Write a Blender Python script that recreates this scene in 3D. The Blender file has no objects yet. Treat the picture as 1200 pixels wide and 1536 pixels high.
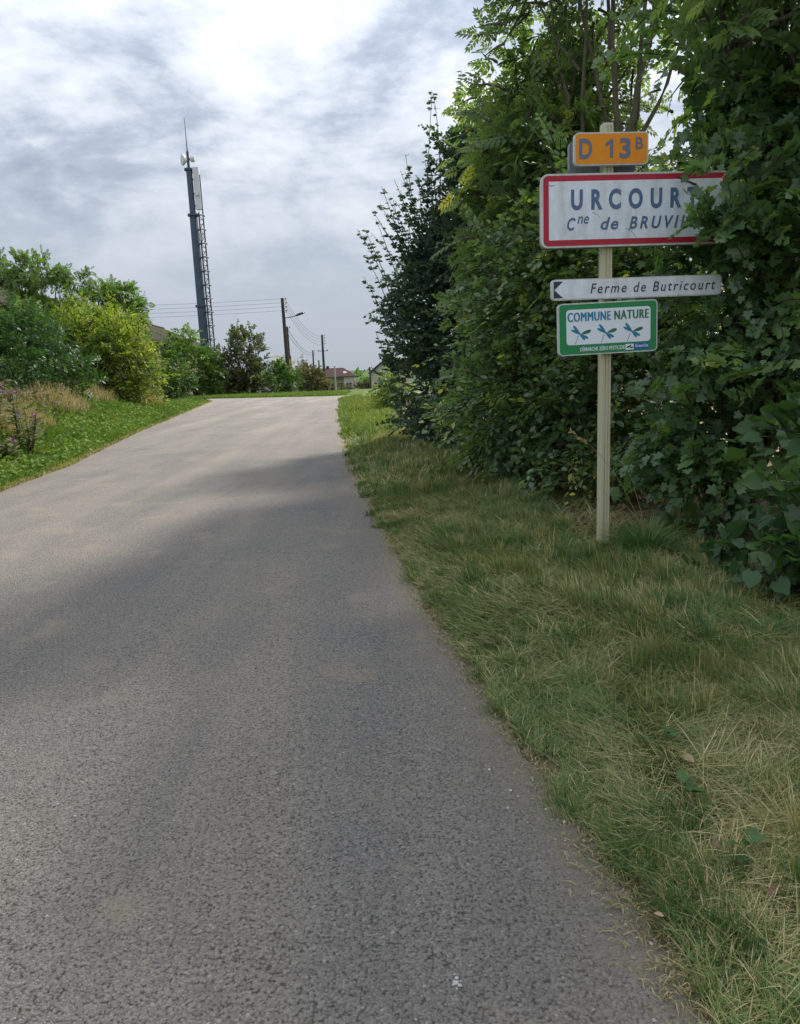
import bpy, math
import numpy as np
from mathutils import Matrix, Vector

R_ = math.radians
rng = np.random.default_rng(7)
scene = bpy.context.scene
col = scene.collection

# ------------------------------------------------------------------ camera
CAM = np.array([0.0, 0.0, 1.55])
PITCH, ROLL, FPX = R_(10.94), R_(2.5), 1102.0 / 1536.0        # focal length in picture heights
fw = np.array([0, math.cos(PITCH), -math.sin(PITCH)])
u0 = np.array([0, math.sin(PITCH), math.cos(PITCH)])
r0 = np.array([1.0, 0, 0])
up = u0 * math.cos(ROLL) + r0 * math.sin(ROLL)
rt = r0 * math.cos(ROLL) - u0 * math.sin(ROLL)
cd = bpy.data.cameras.new('camera')
cd.sensor_fit = 'VERTICAL'
cd.sensor_height = 24.0
cd.lens = FPX * 24.0
cd.clip_start, cd.clip_end = 0.05, 8000.0
cam = bpy.data.objects.new('camera', cd)
col.objects.link(cam)
cam.matrix_world = Matrix(((rt[0], up[0], -fw[0], CAM[0]), (rt[1], up[1], -fw[1], CAM[1]),
                           (rt[2], up[2], -fw[2], CAM[2]), (0, 0, 0, 1)))
scene.camera = cam

# ------------------------------------------------------------------ light
SUN_AZ, SUN_EL = R_(42), R_(46)
SUNV = Vector((math.sin(SUN_AZ) * math.cos(SUN_EL), math.cos(SUN_AZ) * math.cos(SUN_EL), math.sin(SUN_EL)))
sd = bpy.data.lights.new('sun', 'SUN')
sd.energy = 3.5
sd.angle = R_(8.0)
sd.color = (1.0, 0.93, 0.83)
so = bpy.data.objects.new('sun', sd)
so.rotation_euler = SUNV.to_track_quat('Z', 'Y').to_euler()
so.location = SUNV * 60
col.objects.link(so)

world = bpy.data.worlds.new('World')
scene.world = world
world.use_nodes = True
wn, wl = world.node_tree.nodes, world.node_tree.links
wn.clear()


def N(nodes, typ, **kw):
    n = nodes.new(typ)
    for k, v in kw.items():
        setattr(n, k, v)
    return n


def math_(nodes, links, op, a, b=None, c=None, clamp=False):
    n = nodes.new('ShaderNodeMath')
    n.operation = op
    n.use_clamp = clamp
    for i, v in enumerate((a, b, c)):
        if v is None:
            continue
        if isinstance(v, (int, float)):
            n.inputs[i].default_value = v
        else:
            links.new(v, n.inputs[i])
    return n.outputs[0]


def ramp_(nodes, links, fac, stops, interp='LINEAR'):
    n = nodes.new('ShaderNodeValToRGB')
    e = n.color_ramp.elements
    n.color_ramp.interpolation = interp
    while len(e) < len(stops):
        e.new(0.5)
    for el, (p, c) in zip(e, stops):
        el.position = p
        el.color = (c[0], c[1], c[2], 1) if not isinstance(c, (int, float)) else (c, c, c, 1)
    links.new(fac, n.inputs[0])
    return n.outputs[0]


def build_sky():
    tc = N(wn, 'ShaderNodeTexCoord')
    sp = N(wn, 'ShaderNodeSeparateXYZ')
    wl.new(tc.outputs['Generated'], sp.inputs[0])
    z = math_(wn, wl, 'MAXIMUM', sp.outputs[2], 0.0)
    mp = N(wn, 'ShaderNodeMapping')
    mp.inputs['Location'].default_value = (3.1, 1.7, 0.0)
    mp.inputs['Rotation'].default_value = (R_(4), R_(14), 0)
    mp.inputs['Scale'].default_value = (1.0, 1.0, 2.3)
    wl.new(tc.outputs['Generated'], mp.inputs[0])
    n1 = N(wn, 'ShaderNodeTexNoise')
    n1.inputs['Scale'].default_value = 4.2
    n1.inputs['Detail'].default_value = 7
    n1.inputs['Roughness'].default_value = 0.58
    n1.inputs['Distortion'].default_value = 0.35
    wl.new(mp.outputs[0], n1.inputs['Vector'])
    n2 = N(wn, 'ShaderNodeTexNoise')
    n2.inputs['Scale'].default_value = 11.0
    n2.inputs['Detail'].default_value = 6
    n2.inputs['Roughness'].default_value = 0.62
    wl.new(mp.outputs[0], n2.inputs['Vector'])
    f = math_(wn, wl, 'MULTIPLY_ADD', n2.outputs['Fac'], 0.38, math_(wn, wl, 'MULTIPLY', n1.outputs['Fac'], 0.72))
    cl = ramp_(wn, wl, f, [(0.41, (0.32, 0.38, 0.48)), (0.49, (0.44, 0.50, 0.60)), (0.57, (0.64, 0.69, 0.77)), (0.67, (0.83, 0.86, 0.91))])
    # thick cloud near the horizon is even grey
    mr = N(wn, 'ShaderNodeMapRange', interpolation_type='SMOOTHSTEP')
    mr.inputs['From Min'].default_value = 0.03
    mr.inputs['From Max'].default_value = 0.30
    wl.new(z, mr.inputs['Value'])
    mx = N(wn, 'ShaderNodeMix', data_type='RGBA')
    wl.new(mr.outputs[0], mx.inputs['Factor'])
    mx.inputs[6].default_value = (0.55, 0.61, 0.70, 1)
    wl.new(cl, mx.inputs[7])
    # brighter towards the zenith as an overcast sky is
    gr = math_(wn, wl, 'MULTIPLY_ADD', z, 1.22, 0.69)
    # thin cloud glows round the sun
    dt = N(wn, 'ShaderNodeVectorMath', operation='DOT_PRODUCT')
    wl.new(tc.outputs['Generated'], dt.inputs[0])
    dt.inputs[1].default_value = SUNV
    gl = math_(wn, wl, 'POWER', math_(wn, wl, 'MAXIMUM', dt.outputs['Value'], 0.0), 9.0)
    gr2 = math_(wn, wl, 'MULTIPLY_ADD', gl, 0.5, gr)
    hs = N(wn, 'ShaderNodeVectorMath', operation='SCALE')
    wl.new(mx.outputs[2], hs.inputs[0])
    wl.new(gr2, hs.inputs['Scale'])
    bg = N(wn, 'ShaderNodeBackground')
    wl.new(hs.outputs[0], bg.inputs[0])
    bg.inputs[1].default_value = 0.73
    sk = N(wn, 'ShaderNodeTexSky', sky_type='NISHITA', sun_disc=False)
    sk.sun_elevation, sk.sun_rotation = SUN_EL, SUN_AZ
    bs = N(wn, 'ShaderNodeBackground')
    wl.new(sk.outputs[0], bs.inputs[0])
    bs.inputs[1].default_value = 0.05
    ms = N(wn, 'ShaderNodeMixShader')
    ms.inputs[0].default_value = 0.93          # the cloud cover hides most of the blue
    wl.new(bs.outputs[0], ms.inputs[1])
    wl.new(bg.outputs[0], ms.inputs[2])
    out = N(wn, 'ShaderNodeOutputWorld')
    wl.new(ms.outputs[0], out.inputs[0])


build_sky()
vs = scene.view_settings
vs.view_transform, vs.look, vs.gamma, vs.use_curve_mapping = 'Standard', 'None', 1.0, False
vs.exposure = 0.72
scene.cycles.max_bounces = 7
scene.cycles.transparent_max_bounces = 4
scene.cycles.use_denoising = True


# ------------------------------------------------------------------ helpers
def smooth(a, b, x):
    t = np.clip((np.asarray(x, float) - a) / (b - a), 0, 1)
    return t * t * (3 - 2 * t)


_tab = rng.random((256, 256))


def vnoise(x, y):
    x, y = np.asarray(x, float), np.asarray(y, float)
    xi, yi = np.floor(x).astype(int), np.floor(y).astype(int)
    fx, fy = x - xi, y - yi
    fx, fy = fx * fx * (3 - 2 * fx), fy * fy * (3 - 2 * fy)
    g = lambda a, b: _tab[a % 256, b % 256]
    return (g(xi, yi) * (1 - fx) + g(xi + 1, yi) * fx) * (1 - fy) + (g(xi, yi + 1) * (1 - fx) + g(xi + 1, yi + 1) * fx) * fy


def unit(v):
    return v / np.maximum(np.linalg.norm(v, axis=-1, keepdims=True), 1e-9)


def tag(o, label=None, cat=None, group=None, kind=None):
    if label: o['label'] = label
    if cat: o['category'] = cat
    if group: o['group'] = group
    if kind: o['kind'] = kind
    return o


def thing(name, loc, label, cat, group=None, rz=0.0):
    o = bpy.data.objects.new(name, None)
    o.empty_display_size = 0.2
    o.location = loc
    o.rotation_euler = (0, 0, rz)
    col.objects.link(o)
    return tag(o, label, cat, group)


def link(name, me, parent=None):
    o = bpy.data.objects.new(name, me)
    col.objects.link(o)
    if parent is not None:
        o.parent = parent
    return o


def np_mesh(name, V, T, mat, tint=None, smooth_=False):
    """one mesh out of numpy vertices and triangles (or quads)"""
    me = bpy.data.meshes.new(name)
    V = np.ascontiguousarray(V, np.float32)
    T = np.ascontiguousarray(T, np.int32)
    k = T.shape[1]
    me.vertices.add(len(V))
    me.vertices.foreach_set('co', V.ravel())
    me.loops.add(T.size)
    me.loops.foreach_set('vertex_index', T.ravel())
    me.polygons.add(len(T))
    me.polygons.foreach_set('loop_start', np.arange(0, T.size, k, dtype=np.int32))
    if smooth_:
        me.polygons.foreach_set('use_smooth', np.ones(len(T), bool))
    if tint is not None:
        a = me.attributes.new('tint', 'FLOAT', 'POINT')
        a.data.foreach_set('value', np.ascontiguousarray(tint, np.float32))
    me.update(calc_edges=True)
    me.materials.append(mat)
    return me


class MB:
    """collects shapes, then links them as ONE mesh object"""

    def __init__(s):
        s.v, s.f, s.sm = [], [], []

    def add(s, v, f, sm=False):
        b = len(s.v)
        s.v += [tuple(float(q) for q in p) for p in v]
        s.f += [tuple(b + i for i in q) for q in f]
        s.sm += [sm] * len(f)
        return s

    def box(s, x0, x1, y0, y1, z0, z1):
        return s.add([(x0, y0, z0), (x1, y0, z0), (x1, y1, z0), (x0, y1, z0), (x0, y0, z1), (x1, y0, z1), (x1, y1, z1), (x0, y1, z1)],
                     [(0, 3, 2, 1), (4, 5, 6, 7), (0, 1, 5, 4), (1, 2, 6, 5), (2, 3, 7, 6), (3, 0, 4, 7)])

    def prism(s, poly, y0, y1):
        """polygon in x,z (counter-clockwise seen from -y), from y0 (front) to y1"""
        n = len(poly)
        v = [(x, y0, z) for x, z in poly] + [(x, y1, z) for x, z in poly]
        f = [tuple(range(n)), tuple(range(2 * n - 1, n - 1, -1))]
        f += [(i, n + i, n + (i + 1) % n, (i + 1) % n) for i in range(n)]
        return s.add(v, f)

    def plan(s, poly, z0, z1):
        n = len(poly)
        v = [(x, y, z0) for x, y in poly] + [(x, y, z1) for x, y in poly]
        f = [tuple(range(n - 1, -1, -1)), tuple(range(n, 2 * n))]
        f += [(i, (i + 1) % n, n + (i + 1) % n, n + i) for i in range(n)]
        return s.add(v, f)

    def tube(s, pts, rad, n=8, caps=True):
        pts = [Vector(p) for p in pts]
        if not hasattr(rad, '__len__'):
            rad = [rad] * len(pts)
        v, f = [], []
        for i, p in enumerate(pts):
            d = (pts[min(i + 1, len(pts) - 1)] - pts[max(i - 1, 0)]).normalized()
            a = d.cross(Vector((0.31, 0.2, 1.0) if abs(d.z) < 0.9 else (1, 0.1, 0))).normalized()
            b = d.cross(a)
            for k in range(n):
                t = 2 * math.pi * k / n
                v.append(p + (a * math.cos(t) + b * math.sin(t)) * rad[i])
        for i in range(len(pts) - 1):
            for k in range(n):
                k2 = (k + 1) % n
                f.append((i * n + k, i * n + k2, (i + 1) * n + k2, (i + 1) * n + k))
        s.add(v, f, True)
        if caps:
            s.add(v[:n], [tuple(range(n - 1, -1, -1))])
            s.add(v[-n:], [tuple(range(n))])
        return s

    def build(s, name, mat, parent=None, label=None):
        me = bpy.data.meshes.new(name)
        me.from_pydata(s.v, [], s.f)
        me.polygons.foreach_set('use_smooth', s.sm)
        me.update()
        me.materials.append(mat)
        o = link(name, me, parent)
        if label:
            o['label'] = label
        return o


def rrect(x0, x1, z0, z1, r, n=5):
    p = []
    for cx, cz, a in ((x1 - r, z0 + r, -90), (x1 - r, z1 - r, 0), (x0 + r, z1 - r, 90), (x0 + r, z0 + r, 180)):
        for k in range(n + 1):
            t = R_(a + 90 * k / n)
            p.append((cx + r * math.cos(t), cz + r * math.sin(t)))
    return p


def tubes_np(P, Rr, n=3):
    """P (S,K,3) polylines, Rr (S,K) radii -> verts, tris"""
    S, K, _ = P.shape
    d = np.empty_like(P)
    d[:, 1:-1] = P[:, 2:] - P[:, :-2]
    d[:, 0] = P[:, 1] - P[:, 0]
    d[:, -1] = P[:, -1] - P[:, -2]
    d = unit(d)
    ref = np.where(np.abs(d[..., 2:3]) < 0.9, np.array([0.1, 0.2, 1.0]), np.array([1.0, 0.1, 0]))
    a = unit(np.cross(d, ref))
    b = np.cross(d, a)
    t = 2 * np.pi * np.arange(n) / n
    V = P[:, :, None, :] + (a[:, :, None, :] * np.cos(t)[:, None] + b[:, :, None, :] * np.sin(t)[:, None]) * Rr[:, :, None, None]
    idx = np.arange(S * K * n).reshape(S, K, n)
    q0, q1 = idx[:, :-1, :], idx[:, 1:, :]
    q0n, q1n = np.roll(q0, -1, 2), np.roll(q1, -1, 2)
    T = np.concatenate([np.stack([q0, q0n, q1n], -1).reshape(-1, 3), np.stack([q0, q1n, q1], -1).reshape(-1, 3)])
    return V.reshape(-1, 3), T


# ------------------------------------------------------------------ materials
def mat_base(name):
    m = bpy.data.materials.new(name)
    m.use_nodes = True
    nt = m.node_tree
    b = nt.nodes['Principled BSDF']
    return m, nt.nodes, nt.links, b


def noise_(nd, ln, scale, detail=5, rough=0.55, vec=None, dist=0.0):
    n = nd.new('ShaderNodeTexNoise')
    n.inputs['Scale'].default_value = scale
    n.inputs['Detail'].default_value = detail
    n.inputs['Roughness'].default_value = rough
    n.inputs['Distortion'].default_value = dist
    if vec is not None:
        ln.new(vec, n.inputs['Vector'])
    return n.outputs['Fac']


def mixc(nd, ln, fac, a, b, mode='MIX'):
    n = nd.new('ShaderNodeMix')
    n.data_type = 'RGBA'
    n.blend_type = mode
    for i, v in ((0, fac), (6, a), (7, b)):
        if isinstance(v, (int, float)):
            n.inputs[i].default_value = v
        elif isinstance(v, tuple):
            n.inputs[i].default_value = (*v, 1)
        else:
            ln.new(v, n.inputs[i])
    return n.outputs[2]


def bump_(nd, ln, h, strength=0.5, dist=0.01, prev=None):
    n = nd.new('ShaderNodeBump')
    n.inputs['Strength'].default_value = strength
    n.inputs['Distance'].default_value = dist
    ln.new(h, n.inputs['Height'])
    if prev is not None:
        ln.new(prev, n.inputs['Normal'])
    return n.outputs[0]


def simple_mat(name, c0, c1=None, rough=0.6, scale=6.0, metal=0.0, stretch=None, bump=0.0, lo=0.35, hi=0.7):
    m, nd, ln, b = mat_base(name)
    tc = nd.new('ShaderNodeTexCoord')
    v = tc.outputs['Object']
    if stretch:
        mp = nd.new('ShaderNodeMapping')
        mp.inputs['Scale'].default_value = stretch
        ln.new(v, mp.inputs[0])
        v = mp.outputs[0]
    f = noise_(nd, ln, scale, 6, 0.6, v)
    c = ramp_(nd, ln, f, [(lo, c0), (hi, c1 or tuple(q * 0.75 for q in c0))])
    ln.new(c, b.inputs['Base Color'])
    b.inputs['Roughness'].default_value = rough
    b.inputs['Metallic'].default_value = metal
    if rough > .75:
        b.inputs['Specular IOR Level'].default_value = 0.12
    if bump:
        ln.new(bump_(nd, ln, f, bump, 0.02), b.inputs['Normal'])
    return m


def leaf_mat(name, stops, trans=0.35, rough=0.5, tcol=1.6, spec=0.4):
    m, nd, ln, b = mat_base(name)
    at = nd.new('ShaderNodeAttribute')
    at.attribute_name = 'tint'
    c = ramp_(nd, ln, at.outputs['Fac'], stops)
    ln.new(c, b.inputs['Base Color'])
    b.inputs['Roughness'].default_value = rough
    b.inputs['Specular IOR Level'].default_value = spec
    tr = nd.new('ShaderNodeBsdfTranslucent')
    tc = mixc(nd, ln, 1.0, c, (tcol, tcol * 1.05, tcol * 0.45), 'MULTIPLY')
    ln.new(tc, tr.inputs[0])
    mx = nd.new('ShaderNodeMixShader')
    mx.inputs[0].default_value = trans
    ln.new(b.outputs[0], mx.inputs[1])
    ln.new(tr.outputs[0], mx.inputs[2])
    ln.new(mx.outputs[0], nd['Material Output'].inputs[0])
    return m


def asphalt_mat():
    m, nd, ln, b = mat_base('asphalt')
    tc = nd.new('ShaderNodeTexCoord')
    v = tc.outputs['Object']
    vo = nd.new('ShaderNodeTexVoronoi')
    vo.inputs['Scale'].default_value = 122
    vo.inputs['Randomness'].default_value = 1
    wv = noise_(nd, ln, 45, 3, 0.6, v)
    warp = nd.new('ShaderNodeVectorMath')
    warp.operation = 'MULTIPLY_ADD'
    ln.new(wv, warp.inputs[0])
    warp.inputs[1].default_value = (0.012, 0.012, 0.0)
    ln.new(v, warp.inputs[2])
    ln.new(warp.outputs[0], vo.inputs['Vector'])
    fine = noise_(nd, ln, 160, 4, 0.65, v)
    mid = noise_(nd, ln, 74, 5, 0.68, v, 0.1)
    # colour: bitumen between pale worn chippings, each chip a little different
    chip = nd.new('ShaderNodeSeparateColor')
    ln.new(vo.outputs['Color'], chip.inputs[0])
    c = ramp_(nd, ln, chip.outputs[0], [(0.0, (0.200, 0.184, 0.162)), (0.5, (0.243, 0.225, 0.199)), (0.99, (0.310, 0.287, 0.254)), (0.998, (0.42, 0.40, 0.36))])
    gap = math_(nd, ln, 'MULTIPLY_ADD', mid, 1.5, math_(nd, ln, 'MULTIPLY', vo.outputs['Distance'], -0.75))
    pit = ramp_(nd, ln, gap, [(0.06, 0.30), (0.18, 0.66), (0.32, 0.95), (0.58, 1.10)])
    c = mixc(nd, ln, 1.0, c, pit, 'MULTIPLY')
    # long faint bands where wheels polish the chippings and dust gathers
    mpb = nd.new('ShaderNodeMapping')
    mpb.inputs['Scale'].default_value = (1.0, 0.10, 1.0)
    mpb.inputs['Rotation'].default_value = (0, 0, R_(-6))
    ln.new(v, mpb.inputs[0])
    band = ramp_(nd, ln, noise_(nd, ln, 1.3, 4, 0.55, mpb.outputs[0], 0.2), [(0.34, (0.86, 0.86, 0.88)), (0.5, (1.0, 1.0, 1.0)), (0.66, (1.22, 1.18, 1.13))])
    c = mixc(nd, ln, 1.0, c, band, 'MULTIPLY')
    big = noise_(nd, ln, 0.55, 4, 0.55, v, 0.4)
    bigc = ramp_(nd, ln, big, [(0.3, (0.86, 0.86, 0.89)), (0.5, (1.0, 0.99, 0.99)), (0.7, (1.14, 1.10, 1.07))])
    c = mixc(nd, ln, 1.0, c, bigc, 'MULTIPLY')
    patch = ramp_(nd, ln, noise_(nd, ln, 1.9, 5, 0.62, v), [(0.57, 0.0), (0.72, 0.55)])
    c = mixc(nd, ln, patch, c, (0.37, 0.305, 0.215))
    # dusty wheel-free edges
    at = nd.new('ShaderNodeAttribute')
    at.attribute_name = 'tint'
    en = math_(nd, ln, 'MULTIPLY_ADD', noise_(nd, ln, 7, 5, 0.65, v), 0.55, at.outputs['Fac'])
    ed = ramp_(nd, ln, en, [(0.30, 0.85), (0.50, 0.18), (0.85, 0.0)])
    c = mixc(nd, ln, ed, c, (0.24, 0.205, 0.15))
    ln.new(c, b.inputs['Base Color'])
    b.inputs['Roughness'].default_value = 0.78
    b.inputs['Specular IOR Level'].default_value = 0.35
    h1 = math_(nd, ln, 'MULTIPLY_ADD', mid, 1.1, math_(nd, ln, 'MULTIPLY', vo.outputs['Distance'], -0.9))
    h2 = math_(nd, ln, 'MULTIPLY_ADD', fine, 0.4, h1)
    ln.new(bump_(nd, ln, h2, 1.0, 0.016), b.inputs['Normal'])
    return m


def ground_mat(name, stops, scale=3.0, bump=0.6):
    m, nd, ln, b = mat_base(name)
    tc = nd.new('ShaderNodeTexCoord')
    v = tc.outputs['Object']
    f = math_(nd, ln, 'MULTIPLY_ADD', noise_(nd, ln, scale * 14, 5, 0.7, v), 0.5, math_(nd, ln, 'MULTIPLY', noise_(nd, ln, scale, 5, 0.6, v), 0.55))
    c = ramp_(nd, ln, f, stops)
    ln.new(c, b.inputs['Base Color'])
    b.inputs['Roughness'].default_value = 0.95
    b.inputs['Specular IOR Level'].default_value = 0.1
    ln.new(bump_(nd, ln, f, bump, 0.05), b.inputs['Normal'])
    return m


def terrain_mat():
    m, nd, ln, b = mat_base('terrain_fields')
    tc = nd.new('ShaderNodeTexCoord')
    v = tc.outputs['Object']
    sp = nd.new('ShaderNodeSeparateXYZ')
    ln.new(v, sp.inputs[0])
    near = ramp_(nd, ln, noise_(nd, ln, 1.2, 6, 0.65, v), [(0.3, (0.060, 0.095, 0.022)), (0.55, (0.092, 0.135, 0.034)), (0.75, (0.165, 0.165, 0.062))])
    tan = ramp_(nd, ln, noise_(nd, ln, 2.5, 7, 0.7, v), [(0.3, (0.20, 0.14, 0.085)), (0.6, (0.36, 0.27, 0.17)), (0.8, (0.44, 0.35, 0.22))])
    side = ramp_(nd, ln, math_(nd, ln, 'MULTIPLY_ADD', noise_(nd, ln, 0.8, 3, 0.5, v), 2.0, sp.outputs[0]), [(0.0, 0.0), (1.0, 1.0)])
    mrx = nd.new('ShaderNodeMapRange')
    mrx.inputs['From Min'].default_value = 4.0
    mrx.inputs['From Max'].default_value = 5.5
    ln.new(math_(nd, ln, 'MULTIPLY_ADD', noise_(nd, ln, 0.8, 3, 0.5, v), 2.0, sp.outputs[0]), mrx.inputs['Value'])
    mry = nd.new('ShaderNodeMapRange')
    mry.inputs['From Min'].default_value = 44.0
    mry.inputs['From Max'].default_value = 43.0
    ln.new(sp.outputs[1], mry.inputs['Value'])
    c = mixc(nd, ln, math_(nd, ln, 'MULTIPLY', mrx.outputs[0], mry.outputs[0]), near, tan)
    far = ramp_(nd, ln, noise_(nd, ln, 0.006, 3, 0.5, v), [(0.4, (0.055, 0.100, 0.034)), (0.55, (0.072, 0.122, 0.042)), (0.75, (0.095, 0.128, 0.055))])
    mrf = nd.new('ShaderNodeMapRange')
    mrf.inputs['From Min'].default_value = 200.0
    mrf.inputs['From Max'].default_value = 260.0
    ln.new(sp.outputs[1], mrf.inputs['Value'])
    c = mixc(nd, ln, mrf.outputs[0], c, far)
    ln.new(c, b.inputs['Base Color'])
    b.inputs['Roughness'].default_value = 0.95
    b.inputs['Specular IOR Level'].default_value = 0.1
    return m


def sign_mat(name, base, dirt=(0.30, 0.32, 0.28), amount=0.5, rough=0.42):
    m, nd, ln, b = mat_base(name)
    tc = nd.new('ShaderNodeTexCoord')
    v = tc.outputs['Object']
    mp = nd.new('ShaderNodeMapping')
    mp.inputs['Scale'].default_value = (9, 9, 1.6)
    ln.new(v, mp.inputs[0])
    st = noise_(nd, ln, 1.6, 6, 0.65, mp.outputs[0])
    sp = noise_(nd, ln, 14, 6, 0.7, v)
    f = math_(nd, ln, 'MULTIPLY_ADD', st, 0.6, math_(nd, ln, 'MULTIPLY', sp, 0.45))
    d = ramp_(nd, ln, f, [(0.42, 0.0), (0.58, amount * 0.45), (0.72, amount)])
    c = mixc(nd, ln, d, base, dirt)
    ln.new(c, b.inputs['Base Color'])
    b.inputs['Roughness'].default_value = rough
    b.inputs['Specular IOR Level'].default_value = 0.25
    return m


M = {}
M['asphalt'] = asphalt_mat()
M['verge'] = ground_mat('verge_soil', [(0.3, (0.045, 0.036, 0.022)), (0.5, (0.10, 0.085, 0.045)), (0.7, (0.19, 0.155, 0.085))], 2.2)
M['bank'] = ground_mat('bank_soil', [(0.3, (0.04, 0.06, 0.018)), (0.5, (0.065, 0.10, 0.028)), (0.7, (0.11, 0.13, 0.045))], 1.5)
M['terrain'] = terrain_mat()
M['grass'] = leaf_mat('grass_blades', [(0.0, (0.068, 0.142, 0.055)), (0.22, (0.089, 0.171, 0.044)), (0.45, (0.171, 0.217, 0.066)), (0.70, (0.342, 0.302, 0.132)), (1.0, (0.570, 0.479, 0.275))], 0.22, 0.6, 1.2, 0.25)
M['lgrass'] = leaf_mat('verge_herbs', [(0.0, (0.050, 0.105, 0.022)), (0.4, (0.105, 0.185, 0.032)), (0.75, (0.190, 0.245, 0.055)), (1.0, (0.34, 0.32, 0.13))], 0.3, 0.75, 1.2, 0.15)
M['dry'] = leaf_mat('dry_grass', [(0.0, (0.13, 0.105, 0.045)), (0.4, (0.30, 0.235, 0.11)), (1.0, (0.46, 0.38, 0.20))], 0.25, 0.7, 1.0)
M['hornbeam'] = leaf_mat('hornbeam_leaf', [(0.0, (0.060, 0.114, 0.056)), (0.5, (0.110, 0.188, 0.075)), (0.85, (0.199, 0.287, 0.089)), (1.0, (0.568, 0.527, 0.122))], 0.38, 0.36, 1.9, 0.65)
M['maple'] = leaf_mat('maple_leaf', [(0.0, (0.056, 0.109, 0.051)), (0.5, (0.094, 0.173, 0.072)), (0.9, (0.173, 0.273, 0.078)), (1.0, (0.469, 0.444, 0.085))], 0.38, 0.36, 1.9, 0.65)
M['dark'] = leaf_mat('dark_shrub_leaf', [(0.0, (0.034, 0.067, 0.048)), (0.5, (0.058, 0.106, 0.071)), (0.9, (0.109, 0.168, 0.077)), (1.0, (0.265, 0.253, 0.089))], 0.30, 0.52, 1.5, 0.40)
M['ash'] = leaf_mat('ash_leaf', [(0.0, (0.070, 0.120, 0.054)), (0.5, (0.123, 0.188, 0.076)), (0.85, (0.200, 0.260, 0.091)), (1.0, (0.518, 0.461, 0.106))], 0.42, 0.5, 1.9)
M['heart'] = leaf_mat('heart_leaf', [(0.0, (0.027, 0.065, 0.026)), (0.6, (0.048, 0.109, 0.034)), (1.0, (0.105, 0.179, 0.046))], 0.35, 0.45, 1.8)
M['bushdark'] = leaf_mat('bush_dark_leaf', [(0.0, (0.031, 0.074, 0.024)), (0.5, (0.060, 0.128, 0.032)), (1.0, (0.144, 0.215, 0.046))], 0.3, 0.5, 1.6)
M['bushyellow'] = leaf_mat('bush_yellow_leaf', [(0.0, (0.079, 0.155, 0.028)), (0.5, (0.159, 0.239, 0.036)), (1.0, (0.356, 0.373, 0.048))], 0.35, 0.5, 1.6)
M['bushmid'] = leaf_mat('bush_mid_leaf', [(0.0, (0.083, 0.144, 0.031)), (0.5, (0.115, 0.212, 0.041)), (1.0, (0.231, 0.300, 0.063))], 0.35, 0.5, 1.5)
M['bushbrown'] = leaf_mat('bush_brown_leaf', [(0.0, (0.060, 0.058, 0.026)), (0.5, (0.115, 0.115, 0.042)), (1.0, (0.24, 0.20, 0.075))], 0.3, 0.6, 1.3)
M['bushgrey'] = leaf_mat('bush_grey_green_leaf', [(0.0, (0.060, 0.085, 0.040)), (0.5, (0.110, 0.135, 0.060)), (1.0, (0.21, 0.205, 0.090))], 0.3, 0.6, 1.3)
M['conifer'] = leaf_mat('conifer_needle', [(0.0, (0.028, 0.058, 0.042)), (1.0, (0.060, 0.105, 0.070))], 0.1, 0.6, 1.0)
M['flower'] = leaf_mat('thistle_flower', [(0.0, (0.30, 0.10, 0.32)), (1.0, (0.46, 0.19, 0.47))], 0.2, 0.7, 1.0)
M['deadleaf'] = leaf_mat('dead_leaf', [(0.0, (0.085, 0.048, 0.028)), (0.3, (0.17, 0.10, 0.055)), (1.0, (0.40, 0.29, 0.18))], 0.1, 0.7, 1.0)
M['bark'] = simple_mat('bark', (0.085, 0.072, 0.055), (0.045, 0.038, 0.030), 0.9, 9, stretch=(3, 3, 0.5), bump=0.6)
M['ashbark'] = simple_mat('ash_bark', (0.15, 0.135, 0.10), (0.075, 0.068, 0.050), 0.9, 9, stretch=(3, 3, 0.5), bump=0.6)
M['polewood'] = simple_mat('pole_wood', (0.085, 0.070, 0.060), (0.045, 0.036, 0.032), 0.85, 5, stretch=(6, 6, 0.4), bump=0.4)
M['concrete'] = simple_mat('concrete', (0.40, 0.39, 0.36), (0.29, 0.28, 0.26), 0.85, 4)
M['mast'] = simple_mat('mast_paint', (0.054, 0.085, 0.125), (0.037, 0.062, 0.095), 0.55, 1.2)
M['steel'] = simple_mat('dark_steel', (0.070, 0.072, 0.085), (0.040, 0.040, 0.048), 0.5, 3, 0.3)
M['antwhite'] = simple_mat('antenna_white', (0.62, 0.64, 0.66), (0.50, 0.52, 0.54), 0.5, 2)
M['wire'] = simple_mat('cable_black', (0.030, 0.032, 0.036), None, 0.6, 3)
M['glass'] = simple_mat('window_glass', (0.030, 0.036, 0.045), (0.05, 0.055, 0.065), 0.12, 2)
M['render_white'] = simple_mat('wall_render', (0.50, 0.46, 0.435), (0.42, 0.385, 0.36), 0.9, 0.8)
M['frame_white'] = simple_mat('frame_white', (0.72, 0.72, 0.70), (0.62, 0.62, 0.60), 0.6, 2)
M['roof_red'] = simple_mat('roof_tiles_red', (0.062, 0.033, 0.033), (0.042, 0.025, 0.027), 0.85, 1.5, bump=0.4)
M['roof_moss'] = simple_mat('roof_mossy', (0.045, 0.036, 0.022), (0.026, 0.034, 0.014), 0.95, 0.9, bump=0.5)
M['roof_grey'] = simple_mat('roof_dark', (0.055, 0.055, 0.062), (0.036, 0.036, 0.042), 0.8, 2)
M['barnwall'] = simple_mat('barn_wall', (0.26, 0.22, 0.17), (0.16, 0.135, 0.105), 0.95, 0.9)
M['stone'] = simple_mat('dark_stone', (0.10, 0.10, 0.095), (0.055, 0.055, 0.05), 0.9, 6, bump=0.6)


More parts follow.
